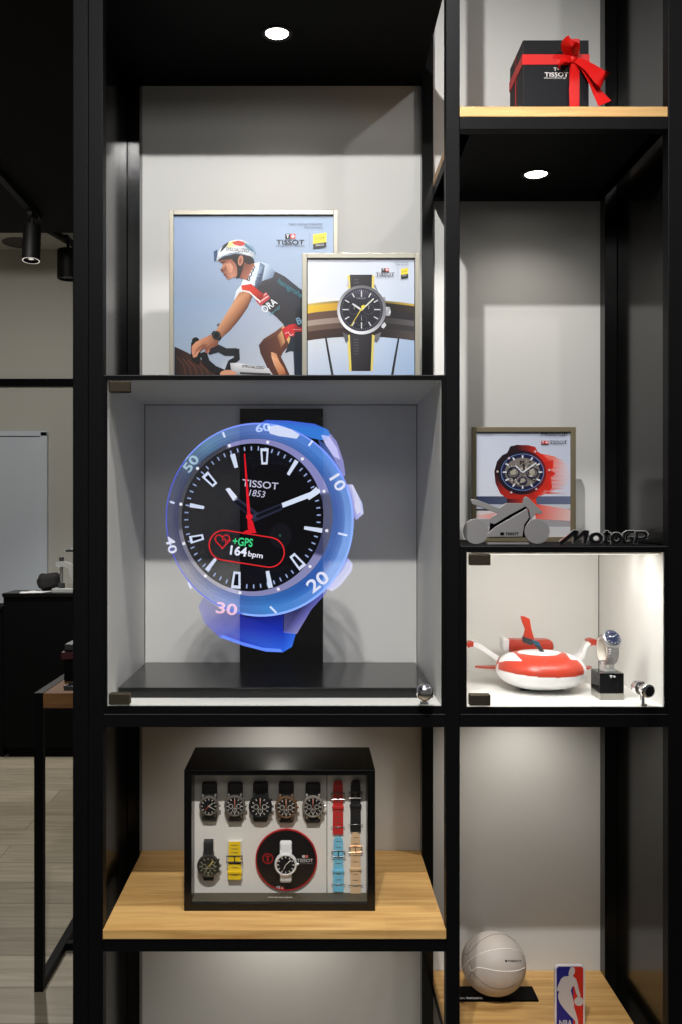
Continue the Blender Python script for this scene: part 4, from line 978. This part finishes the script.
ft = MB(); ft.box(-.011, .011, -.011, .011, 0, .003, 0, .0005)
for sx in (-.009, .009): ft.box(sx - .0015, sx + .0015, -.006, .006, .003, .0165)
for v in ft.bm.verts: v.co = W0 + rotm @ v.co
ft.build('clear_foot', mat('clear_stand', (190, 192, 190), .1, coat=.5), t)
an = 2 * PI * 15.6 / n; cpos = Vector((0, *loop(an))); nrm = Vector((0, -.80, .60))
cc = W0 + rotm @ cpos * KW; cn = (rotm @ nrm).normalized()
MB().lathe(cc - cn * .004, cn, [(0, 0), (.017, 0), (.0196, .002), (.0196, .007), (.0182, .0095), (.0164, .0105), (.0160, .0098)], 40).build('case', M['steel'], t)
MB().lathe(cc - cn * .004, cn, [(.0161, .0099), (0, .0099)], 40).build('dial', mat('blue_dial', (15, 30, 64), .4, spec=.25), t)
ux = WD; uz = cn.cross(ux); uz = -uz if uz.z < 0 else uz
mk_ = MB()
for i in range(12):
    th = 2 * PI * i / 12; dr = ux * math.sin(th) + uz * math.cos(th); s0 = cc + cn * .0062
    mk_.band([s0 + dr * .0108, s0 + dr * .0146], cn.cross(dr), .0014, .0005)
mk_.build('hour_marker', M['chrome'], t)
for th, ln, w in ((-.9, .0075, .0016), (1.0, .011, .0013)):
    dr = ux * math.sin(th) + uz * math.cos(th); s0 = cc + cn * .0068; MB().band([s0, s0 + dr * ln], cn.cross(dr), w, .0004).build('hand', M['chrome'], t)
MB().cyl(cc + ux * .0193, ux, .0026, .004, 16, 0, .0004).build('crown', M['steel'], t)

# ------------------------------------------------------------------ ball and its base
BZ = .399; D = 1.988
t = thing('trophy_base', 'flat black base plate lying under the grey ball', 'base plate', (.395, D, BZ))
MB().box(.2972, .488, 1.9625, 2.02, BZ, BZ + .0045, 0, .0006).build('plate', M['blackmatt'], t)
lt = MB(); c = P(466, 998.6, 1.9625)
vs, fs = font_polys('OFFICIAL TIMEKEEPER', .02); A = [lt.bm.verts.new((.293 + .065 * u + .012, 1.9655 + .0075 * v, BZ + .0048)) for u, v in vs]
for f in fs:
    try: lt.bm.faces.new([A[i] for i in f])
    except ValueError: pass
lt.build('lettering', M['whitetext'], t)
R = .0692; RZ = .0635; BC = Vector((PX(493.9, D), D + .004, BZ + .0045 + RZ))
t = thing('basketball', 'light grey basketball with white seams resting on the flat black base', 'ball', (BC.x, BC.y, BZ + .0045))
b = MB(); bmesh.ops.create_uvsphere(b.bm, u_segments=64, v_segments=40, radius=1.0)
for v in b.bm.verts: v.co = BC + Vector((v.co.x * R, v.co.y * R, v.co.z * RZ))
for f in b.bm.faces: f.smooth = True
b.build('ball_skin', M['ball'], t)
def onball(x, y, back=False, lift=1.0):
    px, py = 455 + x / 7.578, 920 + y / 7.578
    for _ in range(40):
        o_ = Vector((0, 0, EYE)) - BC; d_ = P(px, py, 1.0) - Vector((0, 0, EYE))
        o_ = Vector((o_.x / R, o_.y / R, o_.z / RZ)); d_ = Vector((d_.x / R, d_.y / R, d_.z / RZ))
        A_, B_, C_ = d_.dot(d_), 2 * o_.dot(d_), o_.dot(o_) - 1
        ds = B_ * B_ - 4 * A_ * C_
        if ds >= 0: break
        px += (493.9 - px) * .03; py += (962 - py) * .03
    h = o_ + d_ * ((-B_ - math.sqrt(max(ds, 0))) / (2 * A_))
    if back: h = -h
    return BC + Vector((h.x * R, h.y * R, h.z * RZ)) * lift
def seam(pts, m, r):
    pp = spline([(x, y, 0) for x, y in pts], 8)
    for bk in (False, True): MB().tube([onball(p.x, p.y, bk) for p in pp], r, 6).build('seam', m, t)
seam([(58, 362), (110, 305), (200, 252), (300, 226), (400, 218), (470, 230), (528, 262)], M['seam'], .0011)
seam([(110, 345), (128, 386), (165, 362), (230, 368), (310, 385), (400, 390), (470, 385), (528, 362)], M['seam'], .0011)
seam([(75, 262), (105, 250), (160, 190), (230, 135), (310, 107), (400, 118), (470, 160)], M['seamdark'], .0006)
seam([(128, 392), (180, 445), (250, 500), (320, 520), (400, 515), (460, 482)], M['seamdark'], .0006)
seam([(128, 172), (98, 240), (108, 310), (126, 380), (112, 430), (140, 480)], M['seamdark'], .0006)
lt = MB(); vs, fs = font_polys('TISSOT', .03); A = [lt.bm.verts.new(onball(398 + 106 * u, 319 - 15 * v, False, 1.004)) for u, v in vs]
for f in fs:
    try: lt.bm.faces.new([A[i] for i in f])
    except ValueError: pass
lt.box(onball(386, 311).x - .002, onball(386, 311).x + .0025, onball(386, 311).y - .0008, onball(386, 311).y + .001, onball(386, 318).z, onball(386, 304).z); lt.build('lettering', M['blackmatt'], t)

# ------------------------------------------------------------------ league sign
D = 1.861
t = thing('acrylic_sign', 'small upright red and blue sign with a white player figure on the lowest oak shelf', 'sign', (PX(569.7, D), D, BZ))
def rrect(x0, y0, x1, y1, r, n=6):
    out = []
    for (cx_, cy_, a0) in ((x1 - r, y0 + r, -90), (x1 - r, y1 - r, 0), (x0 + r, y1 - r, 90), (x0 + r, y0 + r, 180)):
        for k_ in range(n + 1): an = math.radians(a0 + 90 * k_ / n); out.append((cx_ + r * math.cos(an), cy_ + r * math.sin(an)))
    return out
def ip(x, y): return (545 + x / 13.64, 955 + y / 13.64)
botrow = (VY + (EYE - BZ) * F / D - 955) * 13.64
MB().prism([P(*ip(x, y), D) for x, y in rrect(132, 142, 546, botrow, 62)], (0, .007, 0)).build('acrylic_block', mat('pale_acrylic', (206, 200, 206), .2, coat=.5), t, bevel=.0008)
a = Art(D - .0003, 2e-5).frame(545, 955, 13.64)
bb = rrect(158, 160, 522, botrow - 32, 40)
left = [p for p in bb if p[0] < 340]; right = [p for p in bb if p[0] >= 340]
a.poly([(x, y) for x, y in [(385, 160)] + [p for p in bb if p[0] > 385] + [(385, botrow - 32)]], C(206, 44, 30))
a.poly([(385, botrow - 32)] + [p for p in bb if p[0] < 385] + [(385, 160)], C(30, 34, 132))
wh = C(206, 200, 200)
a.poly([(336, 200), (350, 166), (392, 166), (408, 195), (405, 245), (378, 284), (424, 326), (442, 384), (456, 452), (486, 560), (452, 582), (424, 520), (404, 440), (392, 420), (368, 440), (352, 490), (372, 560), (392, 640), (398, 720), (424, 800), (446, 880), (456, 960), (470, 1010), (420, 1010), (412, 900), (330, 815), (260, 735), (206, 660), (180, 590), (178, 540), (196, 496), (166, 492), (164, 455), (190, 390), (215, 330), (255, 295), (325, 286), (322, 240)], wh)
a.ell(462, 632, 62, 62, wh, 30)
a.text('NBA', 282, (botrow - 32 + 868) / 2 + 8, 176, botrow - 32 - 868 - 20, C(206, 204, 212), 0, .02)
a.build('emblem', M['print'], t)

# ------------------------------------------------------------------ watch display box
t = thing('watch_display_box', 'black display box with a glass front full of watches on the oak shelf', 'display box', (PX(279.5, 1.777), 1.89, .673))
BOX = t
f0 = 1.777; x0, x1 = PX(184, f0), PX(375.2, f0); z0, z1 = .673, PZ(770, f0); yb = 1.952
wx0, wx1, wz0, wz1 = PX(191.5, f0), PX(367.4, f0), PZ(903.5, f0), PZ(775.5, f0)
b = MB()
b.box(x0, wx0, f0, yb, z0, z1, 0, .0012).box(wx1, x1, f0, yb, z0, z1, 0, .0012).box(wx0 - .001, wx1 + .001, f0, yb, wz1, z1, 0, .0012).box(wx0 - .001, wx1 + .001, f0, yb, z0, wz0, 0, .0012)
b.box(wx0, wx1, yb - .004, yb, wz0, wz1)
b.build('box_frame', M['satin'], t)
BD = 1.824
MB().box(wx0, PX(326.6, BD), BD, BD + .006, wz0, wz1).build('backing', mat('white_backing', (226, 222, 214), .6), t)
MB().box(PX(327.3, BD), wx1, BD, BD + .006, wz0, wz1).build('backing', mat('white_backing_right', (230, 227, 220), .6), t)
MB().box(wx0 + .0005, wx1 - .0005, f0 + .004, f0 + .0065, wz0 + .0003, wz1 - .0003).build('glass_front', M['frontglass'], t)
MB().box(wx0, wx1, f0 + .0066, BD - .0002, wz0, wz0 + .0015).build('ledge', mat('ledge_olive', (60, 58, 46), .5), t)
lt = MB(); c = P(280, 897.3, f0 + .004); solid_text(lt, 'WWW.TISSOTWATCHES.COM', (c.x, f0 + .0039, c.z), .047, .0026, .0003); lt.build('lettering', M['whitetext'], t)
def ep(x, y, d=BD): return P(170 + x / 2.965, 730 + y / 2.965, d)
dc = ep(345, 383)
MB().lathe((dc.x, BD, dc.z), (0, -1, 0), [(0, .004), (.0588, .004), (.0588, 0)], 64).build('round_plate', mat('black_plate', (20, 18, 20), .35), t)
MB().lathe((dc.x, BD, dc.z), (0, -1, 0), [(.0586, 0), (.0586, .0046), (.0612, .0046), (.0612, 0)], 64).build('red_rim', mat('red_rim', (176, 34, 34), .35), t)
a = Art(BD - .0043, 2e-5).frame(170, 730, 2.965)
a.oring(290, 381, 16, 16, 2.6, C(196, 36, 40), 30); a.stroke([(282, 374), (298, 374)], 3, C(196, 36, 40)); a.stroke([(290, 374), (290, 391)], 3.4, C(196, 36, 40))
a.build('emblem', M['print'], t); a = Art(BD - .0043, 2e-5).frame(170, 730, 2.965)
a.text('TISSOT', 400, 387, 48, 10, C(226, 222, 220), 0, .012); a.rect(392, 371, 400, 379, C(220, 216, 214)); a.rect(401, 371, 409, 379, C(222, 120, 110)); a.text('SWISS WATCHES SINCE 1853', 400, 396, 48, 2.6, C(190, 186, 184))
a.build('lettering', M['print'], t); a = Art(BD - .0043, 2e-5).frame(170, 730, 2.965)
a.rect(315, 463, 326, 473, C(210, 206, 206)); a.text('T', 320.5, 468, 6, 7, C(30, 26, 28), 0, .04); a.rect(327, 463, 338, 473, C(214, 74, 56)); a.text('+', 332.5, 468, 6, 7, C(240, 230, 225), 0, .04)
a.build('emblem', M['print'], t)

def make_watch(label, px, py, r=.0185, top=.036, bot=.027, sw=.0235, strap=(34, 31, 29), dialc=(22, 22, 24), casec=(90, 86, 80), markc=(196, 190, 180), handc=(206, 90, 60), chrono=True, cushion=(44, 40, 38), plate=0.0, hands=((-1.0, .5), (1.0, .72)), sec=3.14, crownc=None, group='watches in the black display box', strap_rough=.7, metal=.7):
    c = ep(px, py); c.y = BD - plate
    t = thing('wrist_watch', label, 'watch', c, group)
    r *= 1.13; sw *= 1.14
    ms = mat('watch_strap', strap, strap_rough); mc = mat('watch_case', tuple(min(235, v * 1.35) for v in casec), .28, metal=metal * .6); md = mat('watch_dial', dialc, .3, coat=.3); mk = mat('watch_marks', markc, .4); mh = mat('watch_hand', handc, .4); mcu = mat('watch_cushion', cushion, .8)
    q = lambda x, y, z: c + Vector((x, y, z))
    MB().box(c.x - sw / 2 - .0015, c.x + sw / 2 + .0015, c.y - .0075, c.y, c.z - bot + .0015, c.z + top - .001, 0, .002, 3).build('cushion', mcu, t)
    ln = r * .80
    MB().band(spline([q(0, -.0115, ln), q(0, -.0115, ln + .006), q(0, -.0098, top - .003), q(0, -.004, top + .0005)], 5), (1, 0, 0), sw, .0026, w2=sw * .94).build('strap', ms, t)
    MB().band(spline([q(0, -.0115, -ln), q(0, -.0115, -ln - .005), q(0, -.0098, -bot + .003), q(0, -.004, -bot - .0005)], 5), (1, 0, 0), sw, .0026, w2=sw * .94).build('strap', ms, t)
    yc = c.y - .0086
    b = MB().lathe((c.x, yc, c.z), (0, -1, 0), [(0, 0), (r * .9, 0), (r, .0015), (r, .0065), (r * .96, .0078)], 40)
    for sx in (-1, 1):
        for sz in (-1, 1):
            b.band([(c.x + sx * sw * .43, yc - .004, c.z + sz * r * .72), (c.x + sx * sw * .46, yc - .0035, c.z + sz * (r * 1.0)), (c.x + sx * sw * .45, yc - .001, c.z + sz * r * 1.17)], (1, 0, 0), .0036, .004)
    b.build('case', mc, t)
    bz = MB().lathe((c.x, yc, c.z), (0, -1, 0), [(r * .97, .0074), (r * .95, .0092), (r * .84, .0098), (r * .80, .0088)], 40).build('bezel', mc, t)
    dm = MB().lathe((c.x, yc, c.z), (0, -1, 0), [(r * .81, .0086), (0, .0086)], 40, 0)
    def bar(th, r0, r1, w, h, mi):
        dr = Vector((math.sin(th), 0, math.cos(th))); s0 = Vector((c.x, yc - h, c.z)); dm.band([s0 + dr * r0, s0 + dr * r1], Vector((math.cos(th), 0, -math.sin(th))), w, .0003, mi)
    for i in range(12): bar(2 * PI * i / 12, r * .60, r * .76, r * .085, .0089, 1)
    if chrono:
        for (ux_, uz_) in ((-.36, 0), (.36, 0), (0, -.36)):
            dm.lathe((c.x + ux_ * r, yc, c.z + uz_ * r), (0, -1, 0), [(r * .17, .0088), (r * .19, .0090), (r * .22, .0088)], 20, 1)
    dm.build('dial', [md, mk], t)
    def hand(th, ln_, w, m, h):
        dr = Vector((math.sin(th), 0, math.cos(th))); s0 = Vector((c.x, yc - h, c.z)); MB().band([s0 - dr * r * .1, s0 + dr * ln_ * r], Vector((math.cos(th), 0, -math.sin(th))), w, .0003).build('hand', m, t)
    for th, l_ in hands: hand(th, l_, r * .08, mk, .0094)
    if sec is not None: hand(sec, .70, r * .05, mh, .0098)
    mcr = mc if crownc is None else mat('watch_crown', crownc, .2, metal=.8)
    MB().cyl((c.x + r * .98, yc - .004, c.z), (1, 0, 0), .0024, .0036, 16, 0, .0004).build('crown', mcr, t)
    if chrono:
        for s_ in (-1, 1): MB().cyl((c.x + r * .86, yc - .004, c.z + s_ * r * .50), (math.cos(.5), 0, s_ * math.sin(.5)), .0019, .0032, 14, 0, .0004).build('pusher', mc, t)
    return t
G = 'dark watches along the top row of the display box'
make_watch('smallest dark watch, first from the left in the top row of the display box', 118, 218, .0172, .043, .031, .0235, chrono=False, hands=((.9, .5), (2.1, .7)), sec=3.9, group=G)
make_watch('dark chronograph second from the left in the top row of the display box', 194, 218, .0186, .043, .033, .0235, handc=(206, 60, 40), crownc=(170, 168, 160), hands=((0, .6), (3.1, .5)), sec=0, group=G)
make_watch('glossy black chronograph in the middle of the top row of the display box', 269, 220, .0204, .045, .032, .0235, strap=(16, 15, 15), casec=(30, 30, 32), handc=(212, 120, 60), hands=((0, .66), (3.14, .4)), sec=0, group=G)
make_watch('dark brown chronograph fourth from the left in the top row of the display box', 345, 222, .0196, .046, .032, .0235, casec=(96, 74, 56), dialc=(40, 32, 28), handc=(206, 84, 44), hands=((0, .66), (3.14, .4)), sec=0, group=G)
make_watch('dark chronograph with steel crown, rightmost in the top row of the display box', 424, 220, .0192, .043, .034, .0235, casec=(120, 114, 106), handc=(206, 70, 44), crownc=(230, 226, 220), hands=((0, .66), (3.14, .4)), sec=0, group=G)
make_watch('dark green dial watch on black strap, lower left of the display box', 116, 395, .0196, .048, .031, .0175, strap=(28, 28, 28), dialc=(46, 46, 36), casec=(52, 50, 46), handc=(214, 196, 60), markc=(150, 150, 130), hands=((.75, .6), (3.75, .7)), sec=.75, cushion=(224, 220, 210), chrono=True)
make_watch('white watch with a black dial on the round red rimmed plate', 344, 388, .0196, .042, .038, .0185, strap=(226, 226, 226), dialc=(20, 20, 22), casec=(220, 218, 216), markc=(220, 216, 210), handc=(220, 216, 210), chrono=False, hands=((.8, .62), (3.6, .5)), sec=None, cushion=(210, 208, 204), plate=.004, metal=.2)

def make_strap(label, px, y0, y1, w, col, buck, name='watch_strap', group='spare straps on the right of the display box', cat='watch strap', buckle_at=.27, keeper=.62, pin=.86, slots=True, cushion=None, rough=.6):
    cx_ = ep(px, (y0 + y1) / 2).x; zt, zb_ = ep(px, y0).z, ep(px, y1).z; H = zt - zb_
    t = thing(name, label, cat, (cx_, BD, zb_), group)
    ms = mat('strap_colour', col, rough); mb_ = mat('buckle_metal', buck, .3, metal=.8)
    q = lambda u, y: Vector((cx_, BD + y, zt - H * u))
    if cushion: MB().box(cx_ - w / 2 - .0015, cx_ + w / 2 + .0022, BD - .007, BD, zb_ - .001, zt + .001, 0, .002, 3).build('cushion', mat('strap_cushion', cushion, .7), t)
    b0 = -.009 if cushion else -.0022
    b = MB(); us = [0, .03, .07, .14, buckle_at, buckle_at + .1]
    b.band([q(u, b0 - .0015) for u in us], (1, 0, 0), [w * .45 if not cushion else w * .9, w * .75 if not cushion else w * .9, w * .88, w * .92, w * .94, w * .94], .0024, 0, smooth=False)
    b.build('strap_tail', ms, t)
    b = MB(); us = [buckle_at - .02, buckle_at + .15, .55, .8, 1.0]
    b.band([q(u, b0) for u in us], (1, 0, 0), [w * .9, w * .94, w * .96, w, w], .0028, 0, smooth=False); b.build('strap_body', ms, t)
    zb2 = zt - H * buckle_at; yy = BD + b0 - .003; bw = w * .62
    k_ = MB().tube([(cx_ - bw, yy, zb2 - .006), (cx_ - bw, yy, zb2 + .006), (cx_ + bw, yy, zb2 + .006), (cx_ + bw, yy, zb2 - .006)], .0013, 8, closed=True)
    k_.box(cx_ - .001, cx_ + .001, yy - .0012, yy + .0008, zb2 - .006, zb2 + .007); k_.build('buckle', mb_, t)
    zk = zt - H * keeper; MB().box(cx_ - w * .56, cx_ + w * .56, BD + b0 - .0036, BD + b0 + .001, zk - .0028, zk + .0028, 0, .0008).build('keeper', ms, t)
    if pin: zp = zt - H * pin; MB().tube([(cx_ - w * .68, BD + b0 - .0018, zp), (cx_ + w * .68, BD + b0 - .0018, zp)], .0007, 8).build('spring_bar', M['steel'], t)
    if slots:
        s_ = MB()
        for i in range(9):
            u = .08 + .1 * i
            if abs(u - buckle_at) < .06 or abs(u - keeper) < .05: continue
            zz = zt - H * u; yy2 = BD + b0 - (.0029 if u < buckle_at + .1 else .0016); s_.box(cx_ - w * .26, cx_ + w * .26, yy2 - .0002, yy2 + .0004, zz - .0005, zz + .0005)
        s_.build('slot', M['seamdark'], t)
    return t
make_strap('red strap with steel buckle at the top right inside the display box', 498, 148, 308, .0208, (196, 40, 36), (150, 146, 140), buckle_at=.29, keeper=.5)
make_strap('black strap with steel buckle at the far top right inside the display box', 550, 146, 300, .0208, (26, 24, 24), (130, 126, 120), buckle_at=.29, keeper=.5, slots=False)
make_strap('light blue strap with a dark buckle inside the display box', 499, 315, 478, .0208, (120, 196, 226), (60, 66, 72), buckle_at=.30, keeper=.62)
make_strap('beige strap with a rose gold buckle inside the display box', 550, 302, 483, .0205, (224, 190, 148), (176, 132, 96), buckle_at=.27, keeper=.6)
make_strap('yellow strap with a black buckle in the lower row of the display box', 193, 326, 438, .0255, (240, 204, 20), (26, 26, 26), group='watches in the black display box', buckle_at=.45, keeper=.8, pin=None, cushion=(220, 216, 206))

# ------------------------------------------------------------------ left: console table and things behind
t = thing('console_table', 'narrow table with an oak top and black metal frame legs left of the shelves', 'table', (-.2, 2.9, 0))
tx0, tx1, ty0, ty1 = -.831, .45, 2.77, 3.45
b = MB().box(tx0 + .027, tx1 - .027, ty0 + .001, ty1, .855, .9, 0, .001); b.build('table_top', M['oakdark'], t)
for xa in (tx0, tx1 - .027):
    for ya in (ty0, ty1 - .027): MB().box(xa, xa + .027, ya, ya + .027, .027 if False else 0, .901, 0, .001).build('leg', M['black'], t)
    MB().box(xa, xa + .027, ty0 + .027, ty1 - .027, 0, .027, 0, .001).build('runner', M['black'], t)
    MB().box(xa, xa + .027, ty0 + .027, ty1 - .027, .874, .901, 0, .001).build('runner', M['black'], t)
MB().box(tx0 + .027, tx1 - .027, 3.03, 3.054, .002, .026, 0, .001).build('crossbar', M['black'], t)
t = thing('tray', 'flat dark tray lying on the oak top of the narrow table', 'tray', (-.63, 2.9, .9))
MB().box(-.755, -.5, 2.82, 2.885, .9, .906, 0, .001).box(-.755, -.5, 2.82, 2.824, .906, .912).box(-.755, -.5, 2.881, 2.885, .906, .912).box(-.755, -.751, 2.82, 2.885, .906, .912).box(-.504, -.5, 2.82, 2.885, .906, .912).build('tray_body', M['darkgrey'], t)
t = thing('storage_box', 'black box with a dark red band standing on the back of the narrow table', 'box', (-.72, 3.0, .9))
MB().box(-.793, -.6, 2.965, 3.045, .9, 1.0, 0, .002).build('box_body', M['blackmatt'], t)
MB().box(-.80, -.59, 2.955, 3.05, .972, .996, 0, .002).build('band', mat('dark_red_band', (64, 12, 16), .6), t)
MB().box(-.79, -.6, 2.96, 3.045, 1.0, 1.022, 0, .004).build('lid', M['darkgrey'], t)

t = thing('counter', 'long black counter standing before the far white wall', 'counter', (-1.2, 5.7, 0))
cy0 = 5.43
MB().box(-1.81, -.2, cy0, 5.66, .06, .95, 0, .003).build('counter_body', M['blackmatt'], t)
MB().box(-1.815, -.195, cy0 - .01, 5.67, .95, .973, 0, .003).build('counter_top', M['satin'], t)
MB().box(-1.79, -.22, cy0 + .03, 5.64, 0, .06).build('kick_board', M['blackmatt'], t)
t = thing('low_cabinet', 'lower black cabinet at the left end of the counter', 'cabinet', (-2.2, 5.7, 0))
MB().box(-2.6, -1.816, cy0 + .02, 5.66, 0, .87, 0, .003).build('cabinet_body', M['blackmatt'], t)
MB().box(-2.61, -1.817, cy0 + .01, 5.67, .87, .891, 0, .003).build('cabinet_top', M['blackmatt'], t)
t = thing('bag', 'small black pouch bag on the counter top', 'bag', (PX(50, 5.6), 5.61, .973))
b = MB().box(PX(38.5, 5.6), PX(60, 5.6), 5.562, 5.655, .973, PZ(573.5, 5.6), 0, .035, 4)
for v in b.bm.verts: v.co.z = max(.973, v.co.z + .008 * math.sin(v.co.x * 60))
b.build('pouch', M['rubber'], t)
MB().tube(spline([(PX(40, 5.6), 5.6, .99), (PX(37.5, 5.6), 5.6, 1.03), (PX(41, 5.6), 5.6, 1.065)], 5), .006).build('strap', M['rubber'], t)
t = thing('hand_press', 'white watch press tool beside the black pouch on the counter', 'tool', (PX(70, 5.49), 5.49, .973))
d_ = 5.49
MB().box(PX(54, d_), PX(84, d_), d_ - .055, d_ + .06, .973, .999, 0, .004).build('base', M['pressgrey'], t)
MB().band(spline([P(77, 587, d_), P(74, 576, d_), P(70, 566, d_), P(62, 564, d_), P(57, 565, d_)], 5), (0, 1, 0), .05, .032).build('arm', M['pressgrey'], t)
c = P(61.5, 560, d_); MB().cyl((c.x, d_, PZ(588, d_) + .035), (0, 0, 1), .009, .15, 20).build('spindle', M['steel'], t)
MB().cyl((c.x, d_, PZ(561, d_)), (0, 0, 1), .014, .024, 20, 0, .003).build('knob', M['darkgrey'], t)
MB().cyl((c.x, d_, .999), (0, 0, 1), .02, .03, 24, 0, .003).build('anvil', M['darkgrey'], t)
MB().tube([P(80, 560, d_), P(79, 550, d_), P(66, 550, d_)], .012).build('lever', M['darkgrey'], t)
t = thing('paper_sheet', 'white paper sheets lying on the front of the counter', 'paper', (-1.64, 5.485, .973))
b = MB()
for i, (x, y, r) in enumerate(((-1.655, 5.48, .2), (-1.63, 5.49, -.3))):
    b.box(x - .07, x + .07, y - .05, y + .05, .973 + .002 * i, .9745 + .002 * i, 0, 0, 2, Matrix.Rotation(r, 3, 'Z'))
b.build('sheets', M['white'], t)

# track and spot lamps
t = thing('light_track', 'black ceiling track running back along the dark ceiling', 'light track', (-1.45, 4.2, 3.05))
MB().box(-1.475, -1.441, 2.6, 4.95, 3.018, 3.05, 0, .002).build('track', M['lampbody'], t)
t = thing('light_track', 'black ceiling track across the white strip of ceiling', 'light track', (-1.65, 6.05, 3.25))
bb_ = MB().box(-.035 / 2 , .035 / 2, -.38, .38, -.032, 0, 0, .002, rot=None)
for v in bb_.bm.verts: v.co = Matrix.Rotation(math.radians(-14), 3, 'Z') @ v.co + Vector((-1.655, 5.8, 3.25))
bb_.build('track', M['lampbody'], t)
def lamp(label, x, y, ztrack, ztop, zbot, r, tilt=0.0, lens='lens2'):
    t = thing('spotlight', label, 'spotlight', (x, y, ztrack), 'track spotlights on the ceiling')
    MB().box(x - .014, x + .014, y - .05, y + .05, ztrack - .024, ztrack, 0, .003).build('adapter', M['lampbody'], t)
    MB().cyl((x, y, ztrack - .02), (0, 0, -1), .01, ztrack - .02 - ztop + .01, 14).build('stem', M['lampbody'], t)
    a_ = Vector((0, -math.sin(tilt), -math.cos(tilt))); h = ztop - zbot
    MB().lathe((x, y, ztop), a_, [(0, 0), (r * .94, 0), (r, r * .06), (r, h - .004), (r * .97, h), (r * .84, h), (r * .78, h - .02)], 36).build('body', M['lampbody'], t)
    MB().lathe((x, y, ztop), a_, [(r * .98, h + .0005), (r * .86, h + .0008)], 36).build('lens_ring', M[lens], t)
    MB().lathe((x, y, ztop), a_, [(r * .80, h - .014), (0, h - .018)], 36).build('reflector', M['steel'], t)
    MB().lathe((x, y, ztop), a_, [(r * .3, h - .008), (0, h - .008)], 24).build('lens', M[lens], t)
    return t
lamp('black cylinder spotlight with a bright ring hanging from the dark ceiling', -1.458, 4.83, 3.018, PZ(226, 4.83), PZ(262, 4.83), .046, .12)
xx = PX(68, 5.9)
lamp('square looking black spotlight half hidden by the post, under the white ceiling strip', xx, 5.9, 3.218, PZ(250, 5.9), PZ(279, 5.9), .068, 0.0, 'darkgrey')

# ------------------------------------------------------------------ lights
def spot(name, loc, target, energy, size=75, blend=.5, radius=.03, col=(1, .96, .9)):
    l = bpy.data.lights.new(name, 'SPOT'); l.energy = energy; l.spot_size = math.radians(size); l.spot_blend = blend; l.shadow_soft_size = radius; l.color = col
    o = bpy.data.objects.new(name, l); COL.objects.link(o); o.location = loc
    o.rotation_euler = (Vector(target) - Vector(loc)).to_track_quat('-Z', 'Y').to_euler(); return o
spot('track_light_key', (-.15, .30, 2.98), (.1, 1.9, 1.3), 128, 84, .6, .02, (1, .985, .96))
spot('track_light_steep', (.12, 1.18, 2.98), (.1, 1.85, .9), 84, 74, .6, .03, (1, .985, .96))
spot('track_light_side', (.95, .45, 2.98), (.1, 2.0, 1.7), 16, 70, .6, .03, (1, .985, .96))
spot('low_fill_spot', (0, .32, 2.98), (-.07, 1.8, .85), 100, 34, 1.0, .02, (1, .985, .96))  # extra spot added to brighten the watch box and lower shelf
spot('downlight_left', (PX(277, 1.87), 1.87, 2.408), (PX(277, 1.87), 1.90, 1.0), 2.0, 130, .9, .02, (1, .93, .84))
spot('downlight_right', (PX(536, 1.924), 1.924, 2.142), (PX(536, 1.924), 1.95, 1.0), 2.5, 130, .9, .02, (1, .93, .84))
spot('downlight_lowest', (-.066, 1.93, .640), (-.066, 1.96, 0), 3.0, 150, .9, .02, (1, .95, .87))
spot('downlight_low_left', (-.066, 1.95, 1.058), (-.066, 1.97, 0), 2.5, 140, .9, .02, (1, .95, .87))
spot('downlight_low_right', (.47, 1.95, 1.058), (.47, 1.97, 0), 3.4, 140, .9, .02, (1, .95, .87))
for yy in (1.857, 1.772): spot('case_led', (.634, yy, 1.358), (.50, yy + .03, 1.1), .17, 150, .9, .006, (1, .98, .93))
spot('far_lamp', (-1.47, 4.82, 2.75), (-1.0, 4.4, 0), 175, 120, .8, .04)
spot('far_lamp_wall', (-1.6, 3.6, 2.98), (-1.9, 6.3, 1.2), 78, 90, .9, .08)
def area(name, loc, target, energy, sx, sy, col=(1, .985, .96)):
    l = bpy.data.lights.new(name, 'AREA'); l.energy = energy; l.shape = 'RECTANGLE'; l.size = sx; l.size_y = sy; l.color = col
    o = bpy.data.objects.new(name, l); COL.objects.link(o); o.location = loc
    o.rotation_euler = (Vector(target) - Vector(loc)).to_track_quat('-Z', 'Y').to_euler(); return o
area('fill_light', (.2, -1.0, 2.95), (.1, 2.0, .6), 12, 1.4, .7)  # unseen soft fill added behind the camera to lift the shelves
cs = area('case_strip_light', (PX(555, 1.72), 1.7225, PZ(552.6, 1.7) - .0062), (PX(555, 1.72), 1.75, 1.1), .82, .27, .006, (1, .985, .95))
cs.rotation_euler = (math.radians(38), 0, 0)
W = bpy.data.worlds.new('shop_ambient'); SC.world = W; W.use_nodes = True
W.node_tree.nodes['Background'].inputs[0].default_value = (1.0, .98, .95, 1); W.node_tree.nodes['Background'].inputs[1].default_value = .09

# ------------------------------------------------------------------ camera
cam = bpy.data.cameras.new('camera'); co = bpy.data.objects.new('camera', cam); COL.objects.link(co)
co.location = (0, 0, EYE); co.rotation_euler = (PI / 2, 0, 0)
cam.sensor_fit = 'VERTICAL'; cam.sensor_height = 36.0; cam.sensor_width = 24.0; cam.lens = 36.0 * F / 1024.0
cam.shift_x = (341 - VX) / 1024.0; cam.shift_y = (VY - 512) / 1024.0
cam.clip_start = .02
SC.camera = co
SC.view_settings.view_transform = 'Standard'; SC.view_settings.look = 'None'; SC.view_settings.gamma = 1.0; SC.view_settings.exposure = 0.0
SC.view_settings.use_curve_mapping = False
SC.cycles.transparent_max_bounces = 32
SC.cycles.max_bounces = 10
